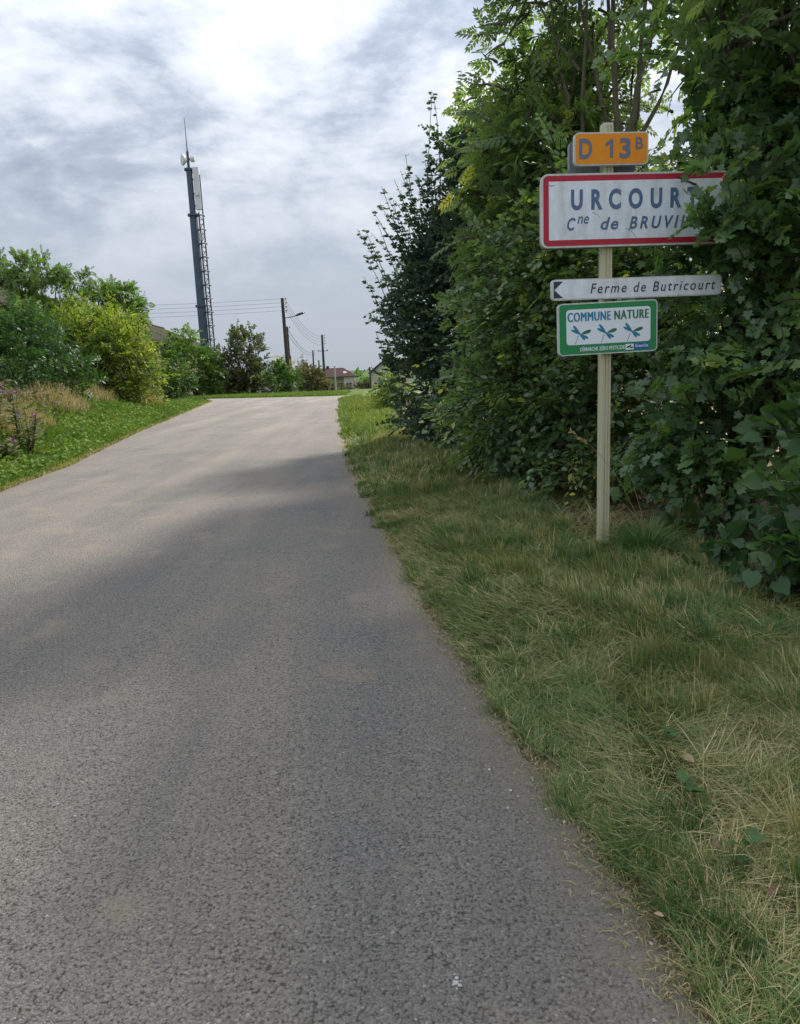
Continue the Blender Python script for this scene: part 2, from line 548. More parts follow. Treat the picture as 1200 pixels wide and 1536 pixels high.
def post_mat():
    m, nd, ln, b = mat_base('post_paint')
    tc = nd.new('ShaderNodeTexCoord')
    mp = nd.new('ShaderNodeMapping')
    mp.inputs['Scale'].default_value = (22, 22, 1.2)
    ln.new(tc.outputs['Object'], mp.inputs[0])
    f = noise_(nd, ln, 1.5, 7, 0.7, mp.outputs[0])
    c = ramp_(nd, ln, f, [(0.3, (0.34, 0.335, 0.195)), (0.5, (0.45, 0.43, 0.275)), (0.64, (0.49, 0.47, 0.345)), (0.74, (0.20, 0.185, 0.115))])
    sp = ramp_(nd, ln, noise_(nd, ln, 38, 4, 0.6, tc.outputs['Object']), [(0.70, 0.0), (0.76, 0.8)])
    c = mixc(nd, ln, sp, c, (0.10, 0.085, 0.05))
    ln.new(c, b.inputs['Base Color'])
    b.inputs['Roughness'].default_value = 0.55
    return m


M['post'] = post_mat()
M['s_rim'] = sign_mat('sign_rim', (0.56, 0.58, 0.57), (0.22, 0.24, 0.19), amount=0.75)
M['s_back'] = sign_mat('sign_back_grey', (0.20, 0.215, 0.235), (0.10, 0.10, 0.09), amount=0.7)
M['s_white'] = sign_mat('sign_white', (0.69, 0.745, 0.83), (0.36, 0.39, 0.34), amount=0.72)
M['s_red'] = sign_mat('sign_red', (0.40, 0.018, 0.040), (0.20, 0.03, 0.04), amount=0.35)
M['s_orange'] = sign_mat('sign_orange', (0.70, 0.25, 0.008), (0.45, 0.17, 0.03), amount=0.3)
M['s_green'] = sign_mat('sign_green', (0.020, 0.225, 0.075), (0.03, 0.14, 0.06), amount=0.35)
M['s_clean'] = sign_mat('sign_clean_white', (0.70, 0.755, 0.82), (0.5, 0.52, 0.50), amount=0.3)
M['t_blue'] = sign_mat('letter_slate_blue', (0.070, 0.125, 0.235), (0.20, 0.24, 0.30), amount=0.35)
M['t_dark'] = sign_mat('letter_dark', (0.030, 0.036, 0.055), (0.12, 0.13, 0.14), amount=0.3)
M['t_grey'] = sign_mat('letter_grey_blue', (0.115, 0.145, 0.215), (0.25, 0.2, 0.15), amount=0.35)
M['t_cblue'] = sign_mat('print_blue', (0.020, 0.190, 0.330), amount=0.15)
M['t_cgreen'] = sign_mat('print_green', (0.015, 0.155, 0.075), amount=0.15)
M['t_navy'] = sign_mat('print_navy', (0.020, 0.110, 0.340), amount=0.15)

# ------------------------------------------------------------------ ground and road
RE = np.array([(-6, .82), (0, .74), (1.47, .67), (2.21, .58), (3.24, .4), (4.67, .15), (5.92, -.02), (8.42, -.31), (12.18, -.74), (19.1, -1.38), (28.7, -2.18), (42.7, -3.16), (60, -4.4)])
LE = np.array([(-6, -5.6), (5, -5.7), (9.05, -5.83), (11, -6.02), (14.1, -6.36), (21.9, -7.82), (33.3, -9.68), (50.5, -12.43), (60, -14)])
redge = lambda y: np.interp(y, RE[:, 0], RE[:, 1])
ledge = lambda y: np.interp(y, LE[:, 0], LE[:, 1])


def terrain_z(x, y):
    return -0.03 - 3.2 * smooth(56, 190, y) + 5.3 * smooth(230, 950, y) + 6.0 * smooth(1200, 4500, y)


def right_z(x, y):
    s = np.maximum(np.asarray(x) - redge(y), 0)
    return 0.012 + 0.025 * smooth(0.0, 0.35, s) + 0.01 * smooth(0.3, 2.2, s) + 0.05 * (vnoise(np.asarray(x) * 2.3 + 9, np.asarray(y) * 1.9 + 40) - .5) * smooth(0.1, 0.7, s)


def left_z(x, y):
    s = np.maximum(ledge(y) - np.asarray(x), 0)
    amp = 0.80 * (1 - smooth(24, 46, y)) + 0.05
    return 0.012 + amp * smooth(0.0, 3.0, s) + 0.03 * smooth(0, .3, s) + 0.10 * (vnoise(np.asarray(x) * 1.1 + 3, np.asarray(y) * .9) - .5) * smooth(0.3, 1.5, s)


def grid_mesh(name, X, Y, Z, mat, tint=None):
    a, b = X.shape
    V = np.stack([X, Y, Z], -1).reshape(-1, 3)
    i = np.arange(a * b).reshape(a, b)
    Q = np.stack([i[:-1, :-1], i[:-1, 1:], i[1:, 1:], i[1:, :-1]], -1).reshape(-1, 4)
    return np_mesh(name, V, Q, mat, None if tint is None else tint.ravel(), True)


# terrain out to the horizon
xs = np.concatenate([-np.geomspace(3500, 30, 36), np.linspace(-28, 28, 57), np.geomspace(30, 3500, 36)])
ys = np.concatenate([np.linspace(-25, 70, 48), np.geomspace(72, 5200, 70)])
X, Y = np.meshgrid(xs, ys)
Z = terrain_z(X, Y) + (vnoise(X / 260 + 31, Y / 300 + 7) - 0.5) * 6 * smooth(400, 1500, Y)
Z = np.where(np.abs(Y) < 60, np.minimum(Z, -0.03), Z)
tag(link('terrain', grid_mesh('terrain', X, Y, Z, M['terrain'])), kind='structure')

# the road, then the junction as a sheet butted to its end
ty = np.concatenate([np.arange(-6, 1, 0.25), np.arange(1, 9, 0.05), np.arange(9, 18, 0.2), np.arange(18, 42.7, 0.7), [42.7]])
tx = np.concatenate([[0, .008, .02, .04, .07], np.linspace(.11, .89, 15), [.93, .96, .98, .992, 1]])
rag = (vnoise(ty * 2.2, ty * 0 + 3) - .5) * .06 + (vnoise(ty * 6.1, ty * 0 + 8) - .5) * .05 + (vnoise(ty * 17, ty * 0 + 28) - .5) * .035
rag[-1] = 0
lo, hi = ledge(ty) + rag[::-1] * np.linspace(1, 0, len(ty)), redge(ty) + rag
X = lo[:, None] + (hi - lo)[:, None] * tx[None, :]
Y = np.repeat(ty[:, None], len(tx), 1)
e = np.minimum(X - lo[:, None], hi[:, None] - X)
Z = 0.012 + 0.03 * np.clip(e / 2.5, 0, 1) * (1 - smooth(36, 42.5, Y))
road = link('road', grid_mesh('road', X, Y, Z, M['asphalt'], np.clip(e / 0.9, 0, 1)))
tag(road, kind='structure')
pj = [(float(hi[-1]), 42.7), (-2.7, 44.8), (-1.2, 46.2), (3, 47.2), (30, 52), (30, 57), (6, 52.3), (-2.6, 50.6), (-4.6, 50.4), (-7, 52), (-13, 56), (-20, 59.5), (-60, 74), (-60, 68), (-24, 56.2), (-15.5, 53.0), (-12.6, 50.7), (float(lo[-1]), 42.7)]
pj = [(x, y) for x, y in pj]
jm = MB()
jm.add([(x, y, 0.012) for x, y in pj], [tuple(range(len(pj)))])
jo = jm.build('road_junction', M['asphalt'])
a = jo.data.attributes.new('tint', 'FLOAT', 'POINT')
a.data.foreach_set('value', np.ones(len(pj), np.float32))
tag(jo, kind='structure')

s_ = np.array([-.12, 0, .06, .12, .2, .3, .42, .55, .7, .9, 1.1, 1.35, 1.6, 1.9, 2.2, 2.6, 3.1, 3.8, 4.8, 6.5])
ty = np.concatenate([np.arange(-6, 14, 0.2), np.arange(14, 43, .8), [43.5]])
Y = np.repeat(ty[:, None], len(s_), 1)
X = redge(Y) + s_[None, :]
Z = right_z(X, Y)
Z[:, 0] = -0.02
Z[:, -1] = -0.05
tag(link('verge_ground', grid_mesh('verge_ground', X, Y, Z, M['verge'])), kind='structure')
s_ = np.array([-.12, 0, .1, .25, .5, .8, 1.2, 1.6, 2.1, 2.6, 3.2, 4.5, 7, 11, 18, 30])
ty = np.concatenate([np.arange(-6, 26, 0.5), np.arange(26, 50.4, 1.2), [50.4]])
Y = np.repeat(ty[:, None], len(s_), 1)
X = ledge(Y) - s_[None, :]
Z = left_z(X, Y)
Z[:, 0] = -0.02
Z[:, -1] = -0.1
tag(link('bank_ground', grid_mesh('bank_ground', X[:, ::-1], Y[:, ::-1], Z[:, ::-1], M['bank'])), kind='structure')


# ------------------------------------------------------------------ grass
def grass(name, x, y, z, h, w, ang, lean, tint, mat, seg=3, curl=1.25):
    n = len(x)
    k = np.linspace(0, 1, seg + 1)
    d = np.stack([np.cos(ang), np.sin(ang), 0 * ang], -1)
    sd_ = np.stack([-np.sin(ang), np.cos(ang), 0 * ang], -1)
    tw = rng.normal(0, .7, n)
    sd_ = unit(sd_ * np.cos(tw)[:, None] + d * np.sin(tw)[:, None])
    base = np.stack([x, y, z], -1)
    P = []
    th0 = lean * (1 - .52 * curl)
    px, pz = np.zeros(n), np.zeros(n)
    pts = [(px.copy(), pz.copy())]
    for i in range(seg):
        th = th0 + lean * curl * (i + .5) / seg
        px = px + np.sin(th) * h / seg
        pz = pz + np.cos(th) * h / seg
        pts.append((px.copy(), pz.copy()))
    vs_ = []
    for i, (a, b) in enumerate(pts):
        c = base + d * a[:, None] + np.array([0, 0, 1.]) * b[:, None]
        if i < seg:
            ww = (w * (1 - .55 * k[i] ** 1.5))[:, None] * .5
            vs_ += [c - sd_ * ww, c + sd_ * ww]
        else:
            vs_.append(c)
    V = np.stack(vs_, 1).reshape(-1, 3)
    m = 2 * seg + 1
    t = []
    for i in range(seg - 1):
        t += [(2 * i, 2 * i + 1, 2 * i + 3), (2 * i, 2 * i + 3, 2 * i + 2)]
    t.append((2 * seg - 2, 2 * seg - 1, 2 * seg))
    T = (np.arange(n)[:, None, None] * m + np.array(t)[None]).reshape(-1, 3)
    return np_mesh(name, V, T, mat, np.repeat(np.clip(tint, 0, 1), m))


def right_grass(ya, yb, n, w, hs, mat):
    # positions: clumped along the verge
    y = ya + (yb - ya) * rng.random(n) ** 1.15
    width = 2.35 + .3 * vnoise(y * .7, y * 0 + 5) + 1.6 * smooth(3.2, 1.5, y)
    s = width * rng.random(n) ** 0.95 - 0.03
    edge = (vnoise(y * 2.2, y * 0 + 11) - .5) * .22 + (vnoise(y * 7, y * 0 + 2) - .5) * .10
    x = redge(y) + s + np.where(s < .4, edge, 0)
    c1 = vnoise(x * 1.3 + 5, y * 1.0 + 2)
    c2 = vnoise(x * 5.2 + 50, y * 4.4 + 9)
    c3 = vnoise(x * 11 + 80, y * 10 + 19)
    keep = rng.random(n) < np.clip(.16 + 1.9 * c2 * (.25 + c3) + .5 * (s < .45) * c3, 0.08, 1)
    keep &= ~((s > 1.75) & (y > 5.0) & (rng.random(n) < .90))       # bare litter under the hedge
    x, y, s, c1, c2, c3 = [q[keep] for q in (x, y, s, c1, c2, c3)]
    n = len(x)
    h = hs * (.45 + .9 * c2 + .35 * rng.random(n)) * (.55 + .45 * smooth(0, .5, s))
    # lush green strip near the asphalt further on, straw in the middle
    straw = .20 + .36 * c1 * smooth(.15, .9, s) + .35 * (c3 - .5) + .18 * smooth(1.2, 2.1, s) * smooth(4, 8, y)
    straw = straw + .04 * smooth(5.5, 2.5, y) + .10 * smooth(13, 21, y) + .05
    tint = straw + rng.normal(0, .22, n) + (rng.random(n) < .22) * .45
    ang = vnoise(x * 2.6 + 14, y * 2.6 + 70) * 9 + rng.normal(0, .9, n)
    lean = np.clip(.45 + 1.1 * vnoise(x * 3.5 + 4, y * 3.5 + 33) + rng.normal(0, .40, n), .05, 1.9)
    return grass('verge_grass', x, y, right_z(x, y) - .01, h, w * (.6 + .8 * rng.random(n)), ang, lean, tint, mat)


def verge_xy(ya, yb, n):
    y = ya + (yb - ya) * rng.random(n) ** 1.1
    width = 2.35 + 1.6 * smooth(3.2, 1.5, y)
    s = width * rng.random(n) ** .95 - .02
    s = np.where(rng.random(n) < .14, rng.random(n) * .25 - .03, s)
    s = s + np.where(s < .4, (vnoise(y * 2.2, y * 0 + 11) - .5) * .10 + (vnoise(y * 7, y * 0 + 2) - .5) * .09 + .035, 0)
    keep = ~((s > 1.7) & (y > 4.8) & (rng.random(n) < np.where(y < 6.6, .55, .86)))
    y, s = y[keep], s[keep]
    return redge(y) + s, y, s


def foot(x, y):
    return .35 + .65 * smooth(.18, .42, np.hypot(x - 1.66, (y - 5.75) * .7))


def thatch(ya, yb, n, w):
    x, y, s = verge_xy(ya, yb, n)
    n = len(x)
    c1 = vnoise(x * 2.1 + 5, y * 1.7 + 2)
    tint = .47 + .50 * (c1 - .4) + rng.normal(0, .25, n)
    h = (.08 + .20 * rng.random(n)) * (.35 + .65 * smooth(0, .5, s)) * foot(x, y)
    ang = vnoise(x * 1.7 + 14, y * 1.7 + 70) * 8 + rng.normal(0, 1.1, n)
    return grass('verge_grass', x, y, right_z(x, y) + .002 + .02 * rng.random(n), h, w * (.5 + .9 * rng.random(n)), ang, 1.05 + .42 * rng.random(n), tint, M['grass'], 3, .45)


def tufts(ya, yb, nc, per, w, hs):
    x0, y0, s0 = verge_xy(ya, yb, nc)
    nc = len(x0)
    big = .45 + 1.1 * vnoise(x0 * 1.6 + 60, y0 * 1.6 + 21) * rng.random(nc) ** .5
    wind = vnoise(x0 * .9 + 33, y0 * .9 + 12) * 7
    tb = np.where(rng.random(nc) < .60, .05 + .25 * rng.random(nc), .40 + .32 * rng.random(nc)) + .30 * (vnoise(x0 * 1.1, y0 * 1.1) - .45)
    tb = np.where(s0 < .45, tb * .45 + .02, tb)
    big = big * (.42 + .58 * smooth(.05, .7, s0)) * (1 - .35 * smooth(1.4, 2.2, s0))
    i = np.repeat(np.arange(nc), per)
    n = len(i)
    a, r = rng.random(n) * 6.283, np.abs(rng.normal(0, 1, n))
    rad = .045 + .035 * big[i]
    x, y = x0[i] + rad * r * np.cos(a), y0[i] + rad * r * np.sin(a)
    lean = np.clip(.15 + .42 * r + rng.normal(0, .22, n), 0, 1.7)
    dx, dy = np.cos(a) * .9 + np.cos(wind[i]) * .9 + rng.normal(0, .3, n), np.sin(a) * .9 + np.sin(wind[i]) * .9 + rng.normal(0, .3, n)
    h = hs * big[i] * (.55 + .6 * rng.random(n)) * foot(x, y)
    tint = tb[i] + rng.normal(0, .13, n) + (rng.random(n) < .16) * .45
    return grass('verge_grass', x, y, right_z(x, y) - .008, h, w * (.6 + .7 * rng.random(n)), np.arctan2(dy, dx), lean, tint, M['grass'])


for me_ in (thatch(.9, 3.6, 85000, .0028), thatch(3.6, 9, 75000, .0046), thatch(9, 19, 26000, .010),
            tufts(.9, 3.6, 520, 150, .0033, .19), tufts(3.6, 9, 640, 120, .0052, .21), tufts(9, 19, 520, 70, .0105, .21),
            right_grass(9, 17, 20000, .011, .18, M['grass']), right_grass(13.5, 26, 9000, .014, .2, M['lgrass']), right_grass(17, 43.5, 34000, .022, .24, M['lgrass'])):
    tag(link('verge_grass', me_), 'long mixed green and straw grass on the right verge', 'grass', 'verge grass beside the road', 'stuff')

# left bank: bright low grass and herbs
n = 95000
y = 7 + 43.4 * rng.random(n) ** 1.3
s = 3.6 * rng.random(n) ** .9 - .05 + .12 * (vnoise(y * 2, y * 0 + 4) - .5)
x = ledge(y) - s
c1, c2 = vnoise(x * 1.1 + 7, y * 1.1), vnoise(x * 3.1, y * 3.1 + 5)
w = .012 + .0006 * y
tint = .15 + .45 * c1 + .45 * (vnoise(x * 2.6 + 8, y * 1.6 + 3) - .3) + rng.normal(0, .2, n) + .25 * smooth(.25, 0, s)
h = (.10 + .16 * c2 + .05 * rng.random(n)) * (.5 + .5 * smooth(0, .5, s))
tag(link('bank_grass', grass('bank_grass', x, y, left_z(x, y) - .01, h, w * (.6 + .8 * rng.random(n)), rng.random(n) * 6.3, .3 + .8 * rng.random(n), tint, M['lgrass'], 2)),
    'bright green grass on the left roadside bank', 'grass', None, 'stuff')
# straw edge of the bank against the road
n = 9000
y = 7 + 43 * rng.random(n) ** 1.4
x = ledge(y) - .10 * rng.random(n) + .04
tag(link('edge_straw', grass('edge_straw', x, y, left_z(x, y), .03 + .05 * rng.random(n), .008 + .0006 * y, rng.random(n) * 6.3, .5 + rng.random(n), rng.random(n), M['dry'], 2)),
    'thin straw edging where the left bank meets the asphalt', 'grass', None, 'stuff')
n = 9000
y = 1.1 + 15 * rng.random(n) ** 1.6
x = redge(y) + rng.normal(.0, .065, n) + .02
tag(link('edge_straw', grass('edge_straw', x, y, right_z(x, y) + .006, .02 + .035 * rng.random(n), .0020 + .0010 * y * .6, rng.random(n) * 6.3, 1.35 + .5 * rng.random(n), rng.random(n), M['dry'], 2)),
    'dead straw and litter along the right asphalt edge', 'grass', None, 'stuff')
# dry tall grass on the bank top
def tall_dry(cx, cy, rx, ry, n, hgt, tmin=0.0):
    a, r = rng.random(n) * 6.283, np.sqrt(rng.random(n))
    x, y = cx + rx * r * np.cos(a), cy + ry * r * np.sin(a)
    h = hgt * (.55 + .6 * rng.random(n)) * (1 - .45 * r)
    return grass('dry_grass', x, y, left_z(x, y) - .03, h, .012 + .014 * rng.random(n), rng.random(n) * 6.3, .1 + 1.1 * rng.random(n) ** 1.5, tmin + rng.random(n) * (1 - tmin), M['dry'], 3)


for (cx, cy, rx, ry, n, hgt, tm, lab) in (
        (-8.55, 15.9, .75, .9, 2300, .72, .5, 'pale golden dry grass clump in front of the thistles on the left bank'),
        (-9.1, 18.0, .7, .9, 1100, .75, .3, 'broad straw coloured dry grass clump right of the thistles'),
        (-10.4, 22.5, .8, 2.0, 1700, 1.0, .1, 'tall tan dry grass below the yellow green bush'),
        (-12.2, 29, .9, 2.6, 1700, 1.2, .05, 'tall brownish dry grass before the foot of the bushes'),
        (-12.4, 36, 1.0, 2.4, 2000, 1.35, .4, 'pale feathery dry grass at the right end of the bank'),
        (-11.4, 19.0, 1.2, 1.8, 1700, 1.1, .0, 'dark stalky dry grass behind the thistles')):
    tag(link('dry_grass', tall_dry(cx, cy, rx, ry, n, hgt, tm)), lab, 'dry grass', 'dry grass on the left bank', 'stuff')
# grass strip across the junction, and under the far bushes
n = 42000
u_ = rng.random(n)
x = -34 + 30.5 * u_
fy = np.interp(x, [-60, -20, -13, -7, -4.6, -3], [74, 59.5, 56, 52, 50.4, 50.5])
y = fy + .05 + 9 * rng.random(n) ** 1.3
tag(link('junction_grass', grass('junction_grass', x, y, terrain_z(x, y), .12 + .22 * rng.random(n), .03 + .03 * rng.random(n), rng.random(n) * 6.3, .3 + .7 * rng.random(n), .35 + .35 * vnoise(x * .6, y * .6) + rng.normal(0, .15, n), M['lgrass'], 2)),
    'bright green grass strip beyond the road junction', 'grass', None, 'stuff')


# ------------------------------------------------------------------ leaves: templates (base at origin, along +y, normal +z)
def T_(v, f):
    return np.array(v, float), np.array(f, int)


OVAL = T_([(0, 0, 0), (-.27, .30, .05), (-.24, .66, .05), (0, 1, -.06), (.24, .66, .05), (.27, .30, .05), (0, .33, 0), (0, .68, -.02)],
          [(0, 6, 1), (1, 6, 7), (1, 7, 2), (2, 7, 3), (0, 5, 6), (5, 4, 7), (5, 7, 6), (4, 3, 7)])
DIAM = T_([(0, 0, 0), (-.30, .45, .06), (0, 1, -.04), (.30, .45, .06)], [(0, 2, 1), (0, 3, 2)])
SLIM = T_([(0, 0, 0), (-.17, .42, .04), (0, 1, -.06), (.17, .42, .04)], [(0, 2, 1), (0, 3, 2)])
HEART = T_([(0, 0, 0), (-.22, -.14, .03), (-.46, .10, .06), (-.40, .48, .03), (-.16, .82, 0), (0, 1, -.08), (.16, .82, 0), (.40, .48, .03), (.46, .10, .06), (.22, -.14, .03), (0, .45, -.03)],
           [(10, 1, 0), (10, 2, 1), (10, 3, 2), (10, 4, 3), (10, 5, 4), (10, 6, 5), (10, 7, 6), (10, 8, 7), (10, 9, 8), (10, 0, 9)])
_mo = [(0, 0, 0), (-.16, .03, .02), (-.42, .02, .05), (-.50, .12, .06), (-.38, .34, .02), (-.58, .52, .06), (-.56, .64, .06), (-.28, .62, 0), (-.20, .84, -.02), (-.08, 1, -.05),
       (.08, 1, -.05), (.20, .84, -.02), (.28, .62, 0), (.56, .64, .06), (.58, .52, .06), (.38, .34, .02), (.50, .12, .06), (.42, .02, .05), (.16, .03, .02), (0, .38, -.03)]
MAPLE = T_(_mo, [(19, (i + 1) % 19, i) for i in range(19)])


def pinnate(pairs=4, w=.085, l=.34):
    v, f = [], []
    def leaflet(px, py, a, s):
        b = len(v)
        dx, dy = math.sin(a), math.cos(a)
        z0 = -.10 * py * py
        v.extend([(px, py, z0), (px + dx * l * .45 * s - dy * w * s, py + dy * l * .45 * s + dx * w * s, z0 + .015),
                  (px + dx * l * s, py + dy * l * s, z0 - .06), (px + dx * l * .45 * s + dy * w * s, py + dy * l * .45 * s - dx * w * s, z0 + .015)])
        f.extend([(b, b + 2, b + 1), (b, b + 3, b + 2)])
    for i in range(pairs):
        t = .22 + .5 * i / max(pairs - 1, 1)
        s = 1 - .25 * abs(i - 1.3) / pairs
        leaflet(0, t, -1.05 + .1 * i, s)
        leaflet(0, t + .02, 1.05 - .1 * i, s)
    leaflet(0, .78, 0, .9)
    b = len(v)
    v.extend([(-.006, 0, 0), (.006, 0, 0), (0, .8, -.065)])
    f.append((b, b + 1, b + 2))
    return T_(v, f)


ASH = pinnate()


def frames(Y, Nn):
    Y = unit(Y)
    Xv = unit(np.cross(Y, Nn))
    Zv = np.cross(Xv, Y)
    return np.stack([Xv, Y, Zv], -1)          # columns


def stamp(T, pos, Rm, sc):
    tv, tf = T
    V = pos[:, None, :] + sc[:, None, None] * np.einsum('nij,kj->nki', Rm, tv)
    F_ = (np.arange(len(pos))[:, None, None] * len(tv) + tf[None]).reshape(-1, 3)
    return V.reshape(-1, 3), F_


def project(P):
    v = P - CAM
    k = v @ fw
    return 600 + 1102 * (v @ rt) / k, 768 - 1102 * (v @ up) / k, k


LEAFMESH = {}


def leaf_parts(parent, T, key, mat, pos, Rm, sc, tint, limit, cell=5.0):
    """links the leaves that show largest as single leaf objects; returns the mask of those taken"""
    px, py, k = project(pos + Rm[:, :, 1] * sc[:, None] * .5)
    ok = (k > .3) & (px > 2) & (px < 1198) & (py > 2) & (py < 1534)
    ids = np.nonzero(ok)[0]
    cid = (px[ids] / cell).astype(int) * 4000 + (py[ids] / cell).astype(int)
    o = np.lexsort((k[ids], cid))
    first = np.unique(cid[o], return_index=True)[1]
    near = ids[o[first]]
    facing = np.abs(np.einsum('ni,ni->n', Rm[near][:, :, 2], unit(CAM - pos[near])))
    size = sc[near] / k[near] * (.3 + facing)
    pick = near[np.argsort(-size)[:limit]]
    base = Vector(parent.location)
    for i in pick:
        q = min(4, int(np.clip(tint[i], 0, .999) * 5))
        kk = (key, q)
        if kk not in LEAFMESH:
            LEAFMESH[kk] = np_mesh('leaf', T[0], T[1], mat, np.full(len(T[0]), .1 + .2 * q))
        ob = bpy.data.objects.new('leaf', LEAFMESH[kk])
        ob.parent = parent
        m = Rm[i] * sc[i]
        ob.matrix_basis = Matrix(((m[0, 0], m[0, 1], m[0, 2], pos[i, 0] - base.x), (m[1, 0], m[1, 1], m[1, 2], pos[i, 1] - base.y),
                                  (m[2, 0], m[2, 1], m[2, 2], pos[i, 2] - base.z), (0, 0, 0, 1)))
        col.objects.link(ob)
    mask = np.zeros(len(pos), bool)
    mask[pick] = True
    return mask


def crown_sprays(ells, nclump, per, sigma, back=.5, shell=.16, floor=0.0):
    """spray origins and outward directions over a union of ellipsoids (cx,cy,cz,rx,ry,rz)"""
    E = np.array(ells, float)
    wgt = (E[:, 3] * E[:, 5] + E[:, 3] * E[:, 4] + E[:, 4] * E[:, 5])
    wgt /= wgt.sum()
    idx = rng.choice(len(E), nclump * 3, p=wgt)
    d = unit(rng.normal(size=(nclump * 3, 3)))
    rad = 1 - np.abs(rng.normal(0, shell, nclump * 3))
    inner = rng.random(nclump * 3) < .22
    rad = np.where(inner, rng.random(nclump * 3) ** .5, rad)
    rad = rad * (1 + .14 * rng.normal(size=nclump * 3))
    C_ = E[idx, :3] + d * rad[:, None] * E[idx, 3:]
    out = unit(d / E[idx, 3:])
    deep = np.zeros(len(C_), bool)
    for e_ in E:
        q = np.linalg.norm((C_ - e_[:3]) / e_[3:], axis=1)
        deep |= q < .62
    tocam = unit(CAM - C_)
    behind = np.einsum('ni,ni->n', tocam, out) < -.25
    keep = ~(deep & ~inner) & ~(behind & (rng.random(len(C_)) < back)) & (C_[:, 2] > floor + .05)
    C_, out = C_[keep][:nclump], out[keep][:nclump]
    n = len(C_)
    ctint = rng.normal(0, 1, n)
    P = np.repeat(C_, per, 0) + rng.normal(0, sigma, (n * per, 3))
    P[:, 2] = np.maximum(P[:, 2], floor + .06)
    return P, np.repeat(out, per, 0), np.repeat(ctint, per)


def spray_leaves(P, out, ct, m, length, lsize, upw=.25, droop=.25, rnd=.45, flat=.75, angle=.95, tint0=.45, tintv=.16, tip=0.0):
    """leaves set alternately along short twigs"""
    S = len(P)
    A = unit(out + rnd * rng.normal(size=(S, 3)) + np.array([0, 0, upw]))
    Nn = unit(np.array([0, 0, 1.]) * flat + out * .45 + .35 * rng.normal(size=(S, 3)))
    Nn = unit(Nn - A * np.einsum('ni,ni->n', A, Nn)[:, None])
    sdv = np.cross(A, Nn)
    L = length * (.6 + .8 * rng.random(S))
    t = (np.arange(m) + .6) / m
    tt = np.clip(t[None, :] + rng.normal(0, .04, (S, m)), .03, 1)
    pos = P[:, None, :] + A[:, None, :] * (L[:, None] * (tt - .35))[..., None]
    pos[..., 2] -= droop * L[:, None] * tt ** 2
    sign = np.where(np.arange(m) % 2 == 0, 1.0, -1.0)
    an = angle * (1 - .55 * tt ** 3) + rng.normal(0, .2, (S, m))
    D = A[:, None, :] * np.cos(an)[..., None] + sdv[:, None, :] * (np.sin(an) * sign[None, :])[..., None]
    D = D + .22 * rng.normal(size=D.shape)
    D[..., 2] -= droop * .9 * tt
    NN = Nn[:, None, :] + .38 * rng.normal(size=D.shape)
    sc = lsize * (.6 + .55 * rng.random((S, m))) * (1 - .25 * (tt > .9))
    tint = tint0 + tintv * ct[:, None] + .10 * rng.normal(size=(S, m)) + tip * smooth(.6, 1, tt) * (rng.random((S, 1)) < .35)
    K = np.linspace(0, 1, 4)
    tw = P[:, None, :] + A[:, None, :] * (L[:, None] * (K - .35))[..., None]
    tw[..., 2] -= droop * L[:, None] * K ** 2
    twr = np.repeat((.0045 * (1 - .75 * K))[None], S, 0)
    return pos.reshape(-1, 3), frames(D.reshape(-1, 3), NN.reshape(-1, 3)), sc.ravel(), np.clip(tint.ravel(), 0, 1), tw, twr


def limbs(base, targets, r0_, wig=.12, K=7):
    """curved limbs from the base to the given points"""
    S = len(targets)
    t = np.linspace(0, 1, K)
    b = np.asarray(base, float)
    tg = np.asarray(targets, float)
    mid = b + (tg - b) * .5
    mid[:, :2] = b[:2] + (tg[:, :2] - b[:2]) * .28
    P = ((1 - t) ** 2)[None, :, None] * b + (2 * t * (1 - t))[None, :, None] * mid[:, None, :] + (t ** 2)[None, :, None] * tg[:, None, :]
    P = P + wig * rng.normal(size=P.shape) * (np.minimum(t, .8) * np.linalg.norm(tg - b, axis=1)[:, None] * .25)[..., None]
    rr = np.asarray(r0_)
    Rr = (rr if rr.ndim else np.full(S, rr))[:, None] * (1 - .82 * t)[None]
    return P, Rr


def plant(name, base, label, cat, group, T, key, mat, ells, nclump, per, sigma, m, length, lsize, nsingle=0, nlimb=22, limb_r=.035, barkmat=None, twigs=True, part='foliage', extra=None, shell=.16, back=.5, cell=5.0, **kw):
    root = thing(name, base, label, cat, group)
    b = np.array(base, float)
    P, out, ct = crown_sprays(ells, nclump, per, sigma, back, shell, min(0.0, base[2]))
    pos, Rm, sc, tint, tw, twr = spray_leaves(P, out, ct, m, length, lsize, **kw)
    ok = pos[:, 2] > b[2] + .02
    pos, Rm, sc, tint = pos[ok], Rm[ok], sc[ok], tint[ok]
    if extra is not None:
        ep, eR, es, et, etw, etr = extra
        pos, Rm, sc, tint = np.concatenate([pos, ep]), np.concatenate([Rm, eR]), np.concatenate([sc, es]), np.concatenate([tint, et])
        tw, twr = np.concatenate([tw, etw]), np.concatenate([twr, etr])
    if nsingle:
        mk = leaf_parts(root, T, key, mat, pos, Rm, sc, tint, nsingle, cell)
        pos, Rm, sc, tint = pos[~mk], Rm[~mk], sc[~mk], tint[~mk]
    V, F_ = stamp(T, pos - b, Rm, sc)
    o = link(part, np_mesh(part, V, F_, mat, np.repeat(tint, len(T[0]))), root)
    o['kind'] = 'stuff'
    ti = rng.choice(len(P), min(nlimb, len(P)), replace=False)
    LP, LR = limbs(b, P[ti], limb_r * (.5 + .6 * rng.random(len(ti))))
    V, F_ = tubes_np(LP - b, LR, 6)
    if twigs:
        V2, F2 = tubes_np(tw - b, twr * (lsize / .06), 3)
        F_ = np.concatenate([F_, F2 + len(V)])
        V = np.concatenate([V, V2])
    link('branches', np_mesh('branches', V, F_, barkmat or M['bark'], None, True), root)['kind'] = 'stuff'
    return root


